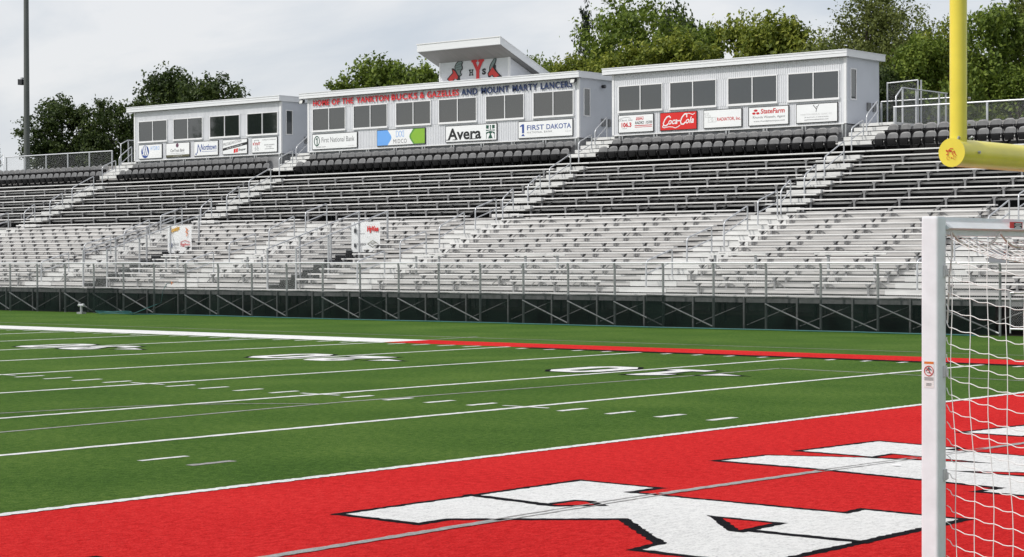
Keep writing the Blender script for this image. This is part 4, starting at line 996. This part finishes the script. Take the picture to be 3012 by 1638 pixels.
ramp_rail('landing_rail', 'sloping chain link landing rail left of the left press box', -75.2, 81.2, 84.0, 9.0, 9.22, [81.75, 82.6, 83.9], 'landing rails', 7.3)
ramp_rail('landing_rail', 'chain link landing rail beside the steps right of the right press box', -24.99, 81.2, 85.6, 8.95, 9.33, [81.75, 82.9, 84.9, 85.5], 'landing rails', 7.6)
t = thing('entry_gate', 'tall chain link gate at the top landing right of the right press box', 'gate', (0, 0, 0))
m_ = MB()
for xx in (-27.53, -26.05, -25.9): m_.tube([(xx, 85, 7.9), (xx, 85, 9.93)], .035, 8)
m_.tube([(-27.53, 85, 9.88), (-26.05, 85, 9.93)], .035, 8); m_.build('frame', TUBE, t, True)
m_ = MB(); m_.quad((-27.53, 85.02, 7.95), (-26.05, 85.02, 7.95), (-26.05, 85.02, 9.9), (-27.53, 85.02, 9.9)); m_.build('wire_mesh', LINKN, t)
top_fence('chain_link_fence', 'chain link fence along the hill top behind the entry gate', -28.0, -24.4, 85.3, 9.12, 7.9, [-28.0, -24.45], None)
t = thing('stair_rail', 'short sloping stair rail at the far left end of the upper seats', 'handrail', (0, 0, 0)); m_ = MB()
m_.tube([(-88.3, 81.1, 7.9), (-87.2, 81.05, 8.35), (-86.3, 81.0, 8.78), (-86.25, 81.0, 7.1)], .028, 8); m_.tube([(-88.3, 81.1, 7.4), (-86.3, 81.0, 8.2)], .024, 8); m_.build('rail', TUBE, t, True)

# ------------------------------------------------------------------ light pole
t = thing('light_pole', 'tall tapering grey green stadium light pole at the left edge', 'light pole', (-96.4, 90, 7.9))
m_ = MB(); m_.tube([(0, 0, 0), (0, 0, 10), (0, 0, 24)], .21, 20, r1=.14); m_.build('pole', POLE, t, True)
m_ = MB(); m_.prism([(-.75, -.18, 6.36), (-.30, -.18, 6.36), (-.30, -.18, 6.70), (-.75, -.18, 6.76)], (0, .4, 0)); f_ = m_.build('floodlight', DGREY, t)
m_ = MB(); m_.box(-.60, -.42, -.06, .12, 6.74, 6.86); m_.build('gland', GALV, f_)
m_ = MB(); m_.box(-.30, -.14, -.06, .06, 6.42, 6.54); m_.build('bracket', DGREY, t)

# ------------------------------------------------------------------ football goal
t = thing('football_goal', 'yellow football goal post with gooseneck support at the back of the end zone', 'goal post', (9.144, 24.38, 0))
GY = 24.38; CB = 2.955
def rel(p): return (p[0]-9.144, p[1]-GY, p[2])
m_ = MB(); m_.tube([rel((9.144, 20.765, CB)), rel((9.144, 28.0, CB))], .087, 40); m_.build('crossbar', YEL, t, True)
m_ = MB(); m_.tube([rel((9.144, 20.748, CB)), rel((9.144, 20.764, CB))], .090, 40); cp = m_.build('end_cap', YEL, t)
for yy in (20.835, 27.93):
    m_ = MB(); m_.tube([rel((9.144, yy, CB+.06)), rel((9.144, yy, CB+6.2))], .0535, 32); u_ = m_.build('upright', YEL, t, True)
m_ = MB(); m_.tube([rel(p) for p in ((9.144, GY, CB-.05), (9.144, GY, 2.6), (9.3, GY, 2.2), (9.7, GY, 1.9), (10.3, GY, 1.75), (10.7, GY, 1.5), (10.9, GY, 1.1), (10.95, GY, 0))], .1, 20); m_.build('gooseneck', YEL, t, True)
for p, q in (((9.205, 20.86, CB+.085), (9.225, 20.87, CB+.10)), ((9.22, 20.93, CB+.005), (9.245, 20.935, CB+.006)), ((9.19, 20.875, CB+.18), (9.205, 20.88, CB+.18)), ((9.19, 20.875, CB+.34), (9.205, 20.88, CB+.34)), ((9.17, 20.78, CB+.08), (9.18, 20.78, CB+.10))):
    bo = MB(); bo.tube([rel(p), rel(q)], .009, 8); bo.build('bolt', GALV, t)
yc = 20.744
fg = MB()
S = .043
def fgl(pts, w): wall_line(fg, [(p[0]*S, CB+.01+p[1]*S) for p in pts], w, yc-GY)
fgl([(-.1, .35), (-.35, .2), (-.5, -.1), (-.55, -.5), (-.8, -.5)], .005); fgl([(-.1, .35), (.25, .35)], .0045)
wall_poly(fg, [(p[0]*S, CB+.01+p[1]*S) for p in ((-.45, -.05), (-.35, .15), (.15, .05), (-.05, -.15))], yc-GY)
fgl([(.45, 0), (.1, -.35), (.35, -.65)], .0045); fgl([(.45, 0), (.5, -.3), (.75, -.65)], .0045)
wall_poly(fg, circ(-.75*S, CB+.01+.05*S, .006, 10), yc-GY); wall_poly(fg, circ(.0, CB+.01-1.0*S, .004, 8), yc-GY); wall_line(fg, [(p[0], p[1]) for p in circ(.5*S, CB+.01-1.0*S, .01, 10)], .002, yc-GY); wall_line(fg, [(p[0], p[1]) for p in circ(-.5*S, CB+.01-1.0*S, .01, 10)], .002, yc-GY)
fg.build('red_figure', mat('logo_red', (.55, .03, .02), .5), cp)

# ------------------------------------------------------------------ soccer goal
GX, PY0, PY1 = 9.01, 20.60, 28.16                 # front of the post in x, outer faces in y
t = thing('soccer_goal', 'white aluminium soccer goal with square net standing under the yellow football goal', 'soccer goal', (GX, GY, 0))
def sx(p): return (p[0]-GX, p[1]-GY, p[2])
def post(y0, s):
    # plan section with rounded corners, extruded to a rounded top
    m_ = MB(); w, d, r = .118, .115, .018
    pts = []
    for cx, cy, a0 in ((r, r, 180), (w-r, r, 270), (w-r, d-r, 0), (r, d-r, 90)):
        for k in range(5): a = R(a0+k*22.5); pts.append((cx+r*math.cos(a), cy+r*math.sin(a)))
    zs = [(0, 1), (2.52, 1), (2.545, .985), (2.558, .94)]
    n0 = len(m_.v); kk = len(pts)
    for z, sc in zs:
        for (a, b) in pts: m_.v.append(sx((GX+w/2+(a-w/2)*sc, y0+s*(d/2+(b-d/2)*sc), z)))
    for i in range(len(zs)-1):
        for k in range(kk): j = (k+1) % kk; q = (n0+i*kk+k, n0+i*kk+j, n0+(i+1)*kk+j, n0+(i+1)*kk+k); m_.f.append(q if s > 0 else q[::-1])
    q = tuple(n0+(len(zs)-1)*kk+k for k in range(kk)); m_.f.append(q if s > 0 else q[::-1])
    return m_.build('post', POSTW, t)
p_l = post(PY0, 1); post(PY1, -1)
# crossbar: profile with a projecting lip on the back face
prof_c = [(GX+.005, 2.44), (GX+.090, 2.44), (GX+.094, 2.474), (GX+.128, 2.480), (GX+.137, 2.487), (GX+.082, 2.532), (GX+.078, 2.536), (GX+.076, 2.556), (GX+.02, 2.557), (GX+.005, 2.54)]
m_ = MB(); m_.prism([sx((a, PY0+.116, z)) for a, z in prof_c], (0, PY1-PY0-.232, 0)); m_.build('crossbar', POSTW, t)
for y0 in (PY0+.05, PY1-.05):
    m_ = MB(); m_.tube([sx(p) for p in ((GX+.06, y0, .03), (GX+2.3, y0, .03))], .025, 8); m_.build('side_frame', POSTW, t, True)
m_ = MB(); m_.tube([sx(p) for p in ((GX+2.3, PY0, .04), (GX+2.3, PY1, .04))], .025, 8); m_.build('ground_bar', POSTW, t, True)
# clips up the back edge of the post
for z in (2.22, 1.60, .96, .33):
    m_ = MB(); m_.box(GX+.1185, GX+.127, PY0+.065, PY0+.105, z-.035, z+.035); m_.box(GX+.127, GX+.136, PY0+.080, PY0+.105, z-.028, z+.012)
    v = m_.v; m_.v = [sx(p) for p in v]; m_.build('net_clip', mat('clip_plastic', (.6, .6, .62), .5), t)
# side net: vertical cords hanging from the top frame, drooping rows tied to the post
def netside(y0, sgn):
    n_ = MB(); dx = .117; cols = 18; rw = .104
    xs0 = [GX+.155+i*dx for i in range(cols)]
    def bulge(x, z): return y0+sgn*(.03*math.sin((x-GX)*2.2)+.02*math.sin(z*3+x*2))
    def zmax(x): return 2.40-max(0, (x-GX-1.0))*1.8
    def sag(x): return .16*(1-math.exp(-(x-GX)*1.6))+.05*(x-GX)
    for i, x in enumerate(xs0):
        zt_ = zmax(x)
        if zt_ < .1: continue
        pts = []; k = max(3, int(zt_/.15))
        for q in range(k+1):
            z = zt_*(1-q/k); dxx = .035*(2.4-z)/2.4*(1+.15*i) + .008*math.sin(z*7+i)
            pts.append(sx((x+dxx, bulge(x, z), z+.01)))
        n_.tube(pts, .0028, 5, cap=False)
    for rI in range(24):
        zp = 2.33-rI*rw
        pts = [(GX+.128, y0, zp)]
        xprev, zprev = GX+.128, zp
        for i, x in enumerate(xs0):
            z = zp-sag(x)
            if z < .03 or zp > zmax(x)+.1: break
            dxx = .035*(2.4-z)/2.4*(1+.15*i)+.008*math.sin(z*7+i)
            xn = x+dxx
            dr = .009 if i else .014
            for u in (.25, .5, .75):
                xm = xprev+(xn-xprev)*u; pts.append((xm, bulge(xm, z)-.004*sgn, zprev+(z-zprev)*u-dr*math.sin(math.pi*u)*(1.2 if u > .4 else .5)))
            pts.append((xn, bulge(x, z), z)); xprev, zprev = xn, z
        if len(pts) > 4: n_.tube([sx(p) for p in pts], .0030, 5, cap=False)
    return n_
netside(PY0+.095, 1).build('side_net', NETC, t, True)
netside(PY1-.095, -1).build('side_net', NETC, t, True)
# roof and back net: cords running back from the crossbar, sagging, then down to the ground bar
n_ = MB(); ny = 62
def roofpt(u, y):
    # u: metres along the net from the crossbar
    if u < 1.0: return (GX+.10+u*.92, y, 2.43-.16*math.sin(math.pi*min(1, u))-.03*math.sin(y*3))
    w = (u-1.0)/2.7; return (GX+1.02+1.28*w+.12*math.sin(math.pi*w), y, 2.42-2.37*w)
for i in range(ny+1):
    y = PY0+.1+(PY1-PY0-.2)*i/ny; n_.tube([sx(roofpt(u*.2, y)) for u in range(0, 19)], .003, 4, cap=False)
for j in range(0, 33):
    u = j*.115
    n_.tube([sx(roofpt(u, PY0+.1+(PY1-PY0-.2)*i/124)) for i in range(125)], .003, 4, cap=False)
n_.build('back_net', NETC, t, True)
n_ = MB()       # the drooping edge rope under the crossbar
cl = [PY0+.16, PY0+.82, PY0+1.5]+[PY0+1.5+.7*i for i in range(1, 8)]
pts = []
for a, b in zip(cl, cl[1:]):
    for q in range(8): u = q/8; pts.append(sx((GX+.128, a+(b-a)*u, 2.462-.10*math.sin(math.pi*u)-.012*math.sin(9*u))))
n_.tube(pts, .008, 6)
n_.tube([sx((GX+.13, PY0+.15, 2.46)), sx((GX+.15, PY0+.13, 2.35)), sx((GX+.14, PY0+.11, 2.2)), sx((GX+.13, PY0+.10, 1.9))], .006, 5)
n_.build('edge_rope', mat('rope_offwhite', (.62, .58, .55), .85), t, True)
# stickers
m_ = MB(); m_.box(GX+.1263, GX+.1275, PY0+1.0-.04, PY0+1.0+.145, 2.488, 2.536); m_.v = [sx(p) for p in m_.v]; st = m_.build('sticker', COKE, t)
m_ = MB(); m_.box(GX+.1277, GX+.1283, PY0+1.0+.02, PY0+1.0+.135, 2.494, 2.531); m_.v = [sx(p) for p in m_.v]; m_.build('black_field', INK, st)
m_ = MB()
for z, a, b in ((2.523, .04, .12), (2.514, .025, .13), (2.505, .05, .1), (2.498, .03, .12)): m_.box(GX+.1285, GX+.1289, PY0+1.0+a, PY0+1.0+b, z, z+.004)
m_.v = [sx(p) for p in m_.v]; m_.build('sticker_text', SIGNW, st)
ys = PY0-.002
def lab(name, m, fn, y):
    mb = MB(); fn(mb, y); mb.v = [sx(p) for p in mb.v]; return mb.build(name, m, p_l)
lx = GX+.058
lab('warning_paper', WARN, lambda mb, y: wall_poly(mb, [(lx-.034, 1.50), (lx+.034, 1.50), (lx+.034, 1.665), (lx-.034, 1.665)], y), ys)
lab('orange_strip', ORNG, lambda mb, y: wall_poly(mb, [(lx-.032, 1.648), (lx+.032, 1.648), (lx+.032, 1.662), (lx-.032, 1.662)], y), ys-.001)
lab('climbing_figure', INKG, lambda mb, y: (wall_line(mb, [(lx-.018, 1.605), (lx, 1.625), (lx+.016, 1.61)], .008, y), wall_line(mb, [(lx, 1.62), (lx+.004, 1.595)], .008, y), wall_line(mb, [(lx-.012, 1.595), (lx+.012, 1.590)], .004, y)), ys-.001)
lab('red_prohibition_ring', INKR, lambda mb, y: (wall_line(mb, circ(lx, 1.605, .030, 24)+[(lx+.030, 1.605)], .0045, y), wall_line(mb, [(lx-.021, 1.626), (lx+.021, 1.584)], .005, y)), ys-.002)
lab('fine_print', INKG, lambda mb, y: [wall_line(mb, [(lx-.03, z), (lx+.03, z)], .003, y) for z in (1.563, 1.556, 1.549)] + [wall_line(mb, [(lx-.018, z), (lx+.018, z)], .0025, y) for z in (1.528, 1.521, 1.514)], ys-.001)
m_ = MB(); m_.quad(*[sx(p) for p in ((GX+.15, PY0+.62, 2.27), (GX+.15, PY0+.90, 2.27), (GX+.15, PY0+.90, 2.36), (GX+.15, PY0+.62, 2.36))]); tgp = m_.build('paper_tag', mat('pale_tag', (.62, .60, .68), .7), t)
m_ = MB()
for z in (2.30, 2.315, 2.335, 2.345): m_.quad(*[sx(p) for p in ((GX+.152, PY0+.82+.01*(z > 2.32), z), (GX+.152, PY0+.87, z), (GX+.152, PY0+.87, z+.007), (GX+.152, PY0+.82, z+.007))])
m_.build('red_scribble', INKR, tgp)

# ------------------------------------------------------------------ small things by the fence
t = thing('water_hydrant', 'small grey pedestal hydrant with a T head on the turf before the green screen', 'hydrant', (-53.2, 61.6, 0))
m_ = MB(); m_.box(-.17, .17, -.12, .12, 0, .08); m_.build('base', GALV, t)
m_ = MB(); m_.tube([(0, 0, .08), (0, 0, .36)], .06, 12); m_.build('stem', GALV, t, True)
m_ = MB(); m_.tube([(-.19, 0, .36), (.19, 0, .36)], .055, 12); m_.tube([(-.13, 0, .36), (-.13, 0, .46)], .045, 10); m_.tube([(.12, 0, .36), (.12, 0, .45)], .045, 10); m_.build('head', TUBE, t, True)
hs = MB(); rh = random.Random(9)
for i in range(4):
    ox, oy, w = rh.uniform(-.2, .2), rh.uniform(-.2, .3), rh.uniform(.9, 1.25)
    hs.tube([(-51.0+ox+w*math.cos(a*.3), 61.7+oy+.4*math.sin(a*.3)+.05*math.sin(a), .02+.03*i+.04*abs(math.sin(a*.45+i))) for a in range(22)], .012, 6)
pts = [(-49.9, 61.6, .03)]+[(-49.4+i*.8, 62.45+.12*math.sin(i*.35)+.05*math.sin(i*1.7), .025) for i in range(48)]
hs.tube(pts, .022, 6)
hs.tube([(-50.2, 62.0, .05), (-49.8, 62.3, .25), (-49.5, 62.9, .5), (-49.5, 63.0, 1.0), (-49.6, 63.3, 1.3), (-49.7, 63.6, 1.3)], .018, 6)
tag(hs.build('garden_hose', HOSE, None, True), 'teal garden hose coiled on the turf and trailing along the fence foot', 'hose')
m_ = MB(); m_.tube([(-49.90, 63.7, 1.30), (-49.68, 63.7, 1.32)], .02, 8); m_.tube([(-49.78, 63.7, 1.24), (-49.78, 63.7, 1.38)], .02, 8)
tag(m_.build('hose_nozzle', ORNG), 'small orange hose nozzle on the walkway edge above the coiled hose', 'nozzle')
for i, (x, y, w_) in enumerate(((-5.62, 21.2, 'near the yard line left of the end zone'), (4.2, 28.9, 'on the red turf beyond the letter K'))):
    m_ = MB(); m_.poly([(x-.06, y, .02), (x, y+.05, .03), (x+.06, y+.02, .02), (x+.03, y-.04, .025)])
    tag(m_.build('litter_scrap', NETC), 'tiny white paper scrap %s' % w_, 'litter', 'paper scraps on the turf')

# ------------------------------------------------------------------ trees
def tree_mesh(seed, kind, lobes=14, n=5200, leaf=.19, h=8., w=3., airy=0.):
    r = random.Random(seed); mb = MB()
    L_ = []
    for i in range(lobes):
        a = r.uniform(0, 2*math.pi)
        if kind == 'cone':
            t_ = r.random()**.8; zz = h*(.12+.84*t_); rad = w*(1.05-t_)*r.uniform(.4, .85); rr_ = w*(.2+.32*(1-t_))
        else:
            t_ = r.random(); zz = h*(.14+.74*t_); env = math.sin(math.pi*min(1, .22+.70*t_))**.6; rad = w*env*r.uniform(.2, .80); rr_ = w*r.uniform(.26, .46)*(.7+.35*env)
        L_.append((Vector((rad*math.cos(a), rad*math.sin(a), zz)), rr_))
    if kind != 'cone': L_.append((Vector((0, 0, h*.86)), w*.32))
    vol = [l[1]**2 for l in L_]; tot = sum(vol)
    for (c, rr_), v_ in zip(L_, vol):
        k = int(n*v_/tot)
        tw = [Vector((r.gauss(0, 1), r.gauss(0, 1), r.gauss(0, .8))).normalized() for _ in range(max(7, int(k/30)))]
        for i in range(k):
            d = r.choice(tw); rad = rr_*(r.uniform(.55, 1.08) if r.random() < .8 else r.uniform(.1, .6)) * (1+airy*r.uniform(-.1, .5))
            p = c + d*rad + Vector((r.gauss(0, .16), r.gauss(0, .16), r.gauss(0, .14)))*(rr_*.8)
            p.z = max(p.z, h*.06)
            nn = (d*.6 + Vector((r.gauss(0, .6), r.gauss(0, .6), r.gauss(.35, .6)))).normalized()
            a = Vector((r.gauss(0, 1), r.gauss(0, 1), r.gauss(0, 1))); u = nn.cross(a).normalized(); w_ = nn.cross(u)
            s = leaf*r.uniform(.55, 1.15)
            m0 = len(mb.v)
            mb.v += [tuple(p-u*s*.6), tuple(p+w_*s*.38+nn*s*.08), tuple(p+u*s*.7), tuple(p-w_*s*.38+nn*s*.08)]
            mb.f.append((m0, m0+3, m0+2, m0+1))
    tk = MB(); tk.tube([(0, 0, -1.2), (.05, 0, h*.25), (-.05, .05, h*.5), (.02, 0, h*.86)], .17*h/8+.03, 8, r1=.03)
    for i, (c, rr_) in enumerate(L_[:10]):
        z0 = max(h*.16, c.z*.55); tk.tube([(0, 0, z0), tuple(Vector((c.x*.5, c.y*.5, (z0+c.z)/2+.2))), tuple(c)], .06*h/8, 5, r1=.018)
    return mb, tk
TM = {}
def get_tree(key, leafkey, **k):
    if (key, leafkey) in TM: return TM[(key, leafkey)]
    mb, tk = tree_mesh(key, **k)
    cm = mesh_only(mb, 'crown', LEAFS[leafkey]); tm = mesh_only(tk, 'trunk', BARK); TM[(key, leafkey)] = (cm, tm); return cm, tm
def tree(x, y, zt_, r_, leafkey, key, label, rot=0., cat='tree', name='leafy_tree', group='trees on the hill behind the stand', **k):
    zb_ = 8.0 if y < 92 else 8.0-(y-92)*.13
    zb_ = max(zb_, 5.2)
    k.setdefault('kind', 'round'); H_ = 8.; W_ = 3.
    cm, tm = get_tree(key, leafkey, h=H_, w=W_, **k)
    t = thing(name, label, cat, (x, y, zb_), rot, group)
    sz = (zt_-zb_)/(H_*1.04); sxy = r_/W_
    for nm, me in (('crown', cm), ('trunk', tm)):
        o = bpy.data.objects.new(nm, me); scene.collection.objects.link(o); o.parent = t; o.scale = (sxy, sxy, sz)
TREES = [
(-116.6, 108, 16.0, 2.6, 'dark', 1, 'dark maple just right of the light pole'),
(-112.6, 110, 15.8, 2.0, 'dark', 2, 'dark narrow tree touching the left press box roof end'),
(-113.7, 116, 18.8, 2.7, 'dark', 3, 'taller dark tree above the left part of the left press box roof'),
(-104.9, 114, 17.5, 2.7, 'dark', 4, 'dark round tree above the right part of the left press box roof'),
(-132.1, 112, 13.0, 1.1, 'dark', 2, 'dark tree clipped by the left picture edge beyond the light pole'),
(-134.8, 125, 14.5, 3.0, 'dark', 5, 'low dark tree filling the gap behind the left back fence'),
(-85.1, 110, 16.3, 1.9, 'mid', 1, 'green tree over the left part of the middle press box roof'),
(-83.9, 112, 17.4, 2.3, 'mid', 5, 'bright green tree left of the roof tower'),
(-79.0, 111, 16.6, 2.1, 'mid', 3, 'green tree partly behind the left side of the roof tower'),
(-88.4, 125, 16.3, 2.8, 'mid', 4, 'green tree hidden behind the roof tower wall'),
(-69.8, 113, 16.9, 1.4, 'mid', 2, 'small green tree just right of the tower roof'),
(-61.8, 104, 14.7, 1.5, 'mid', 4, 'low bushy green tree below the tower roof slope'),
(-73.2, 122, 21.1, 1.5, 'fir', 6, 'dark grey green conifer standing tallest left of the tall maple'),
(-66.9, 120, 21.8, 3.2, 'mid', 7, 'tall full maple above the left end of the right press box'),
(-69.4, 128, 22.0, 2.1, 'dark', 1, 'dark crown behind the tall maple over the right press box'),
(-59.8, 104, 15.1, 1.6, 'yellow', 5, 'yellow green tree below the dark conifer'),
(-56.2, 103, 15.1, 1.7, 'yellow', 3, 'yellow green tree between the conifer and the right press box roof'),
(-53.3, 105, 16.2, 2.3, 'yellow', 4, 'yellow green tree over the left windows of the right press box'),
(-54.0, 110, 17.6, 1.8, 'mid', 2, 'green tree over the second window of the right press box'),
(-50.3, 108, 17.5, 1.9, 'yellow', 1, 'light green tree over the middle of the right press box'),
(-46.9, 107, 17.0, 2.0, 'yellow', 5, 'light green rounded tree over the third window of the right press box'),
(-43.2, 105, 14.6, 1.7, 'olive', 4, 'dull olive tree over the right end of the right press box roof'),
(-44.4, 104, 14.4, 1.8, 'olive', 2, 'olive tree half hidden behind the right press box roof'),
(-47.6, 118, 20.3, 3.5, 'olive', 8, 'tall airy tree with open branches right of the right press box'),
(-37.7, 106, 14.7, 1.7, 'mid', 3, 'green tree left of the yellow upright'),
(-37.2, 109, 16.1, 1.6, 'yellow', 1, 'yellow green tree directly behind the yellow upright'),
(-40.2, 112, 12.9, 1.8, 'dark', 5, 'dark low tree behind the entry gate'),
(-33.0, 106, 16.3, 1.8, 'mid', 4, 'green tree right of the yellow upright'),
(-32.4, 110, 17.9, 2.1, 'olive', 7, 'tall brownish olive tree at the right picture edge'),
(-39.0, 115, 14.9, 1.6, 'mid', 5, 'mid green tree in the gap right of the upright'),
(-30.6, 104, 12.4, 1.6, 'mid', 2, 'low green tree above the right back fence'),
(-38.4, 104, 12.7, 1.5, 'dark', 3, 'dark tree close behind the right wall of the right press box'),
]
KEYK = {1: dict(lobes=26, n=17000), 2: dict(lobes=22, n=15000), 3: dict(lobes=30, n=18000), 4: dict(lobes=32, n=18000), 5: dict(lobes=26, n=16000), 6: dict(kind='cone', lobes=30, n=11000, leaf=.17), 7: dict(lobes=44, n=34000, leaf=.14), 8: dict(lobes=40, n=44000, leaf=.11, airy=.4)}
for i, (x, y, zt_, r_, lf, key, lab_) in enumerate(TREES):
    k_ = 1.55 if lf == 'dark' else 1.75
    if lf == 'fir': k_ = 1.5
    if key == 8: k_ = 1.45
    tree(x, y, zt_+(.5 if lf == 'dark' else .3), r_*k_, lf, key, lab_, rot=i*1.37, name='conifer_tree' if lf == 'fir' else 'leafy_tree', **KEYK[key])
for i, (x, y, h_, r_) in enumerate(((-156, -4, 24, 6.5), (-163, -6, 25, 6), (-150, 2, 23, 5), (-171.5, -5, 17.8, 3.6), (-178, -5, 18.3, 3.6), (-144, -5, 18.4, 3), (-138, -5, 17.9, 3), (-119.5, -5, 17.6, 2.6))):
    cm, tm = get_tree(7, 'dark', h=8., w=3., kind='round', lobes=34, n=13000)
    t = thing('leafy_tree', 'dark tree across the field, mirrored in the press box windows', 'tree', (x, y, 0), i*1.1, 'trees across the field seen only in the window reflections')
    for nm, me in (('crown', cm), ('trunk', tm)):
        o = bpy.data.objects.new(nm, me); scene.collection.objects.link(o); o.parent = t; o.scale = (r_/3, r_/3, h_/8.3)
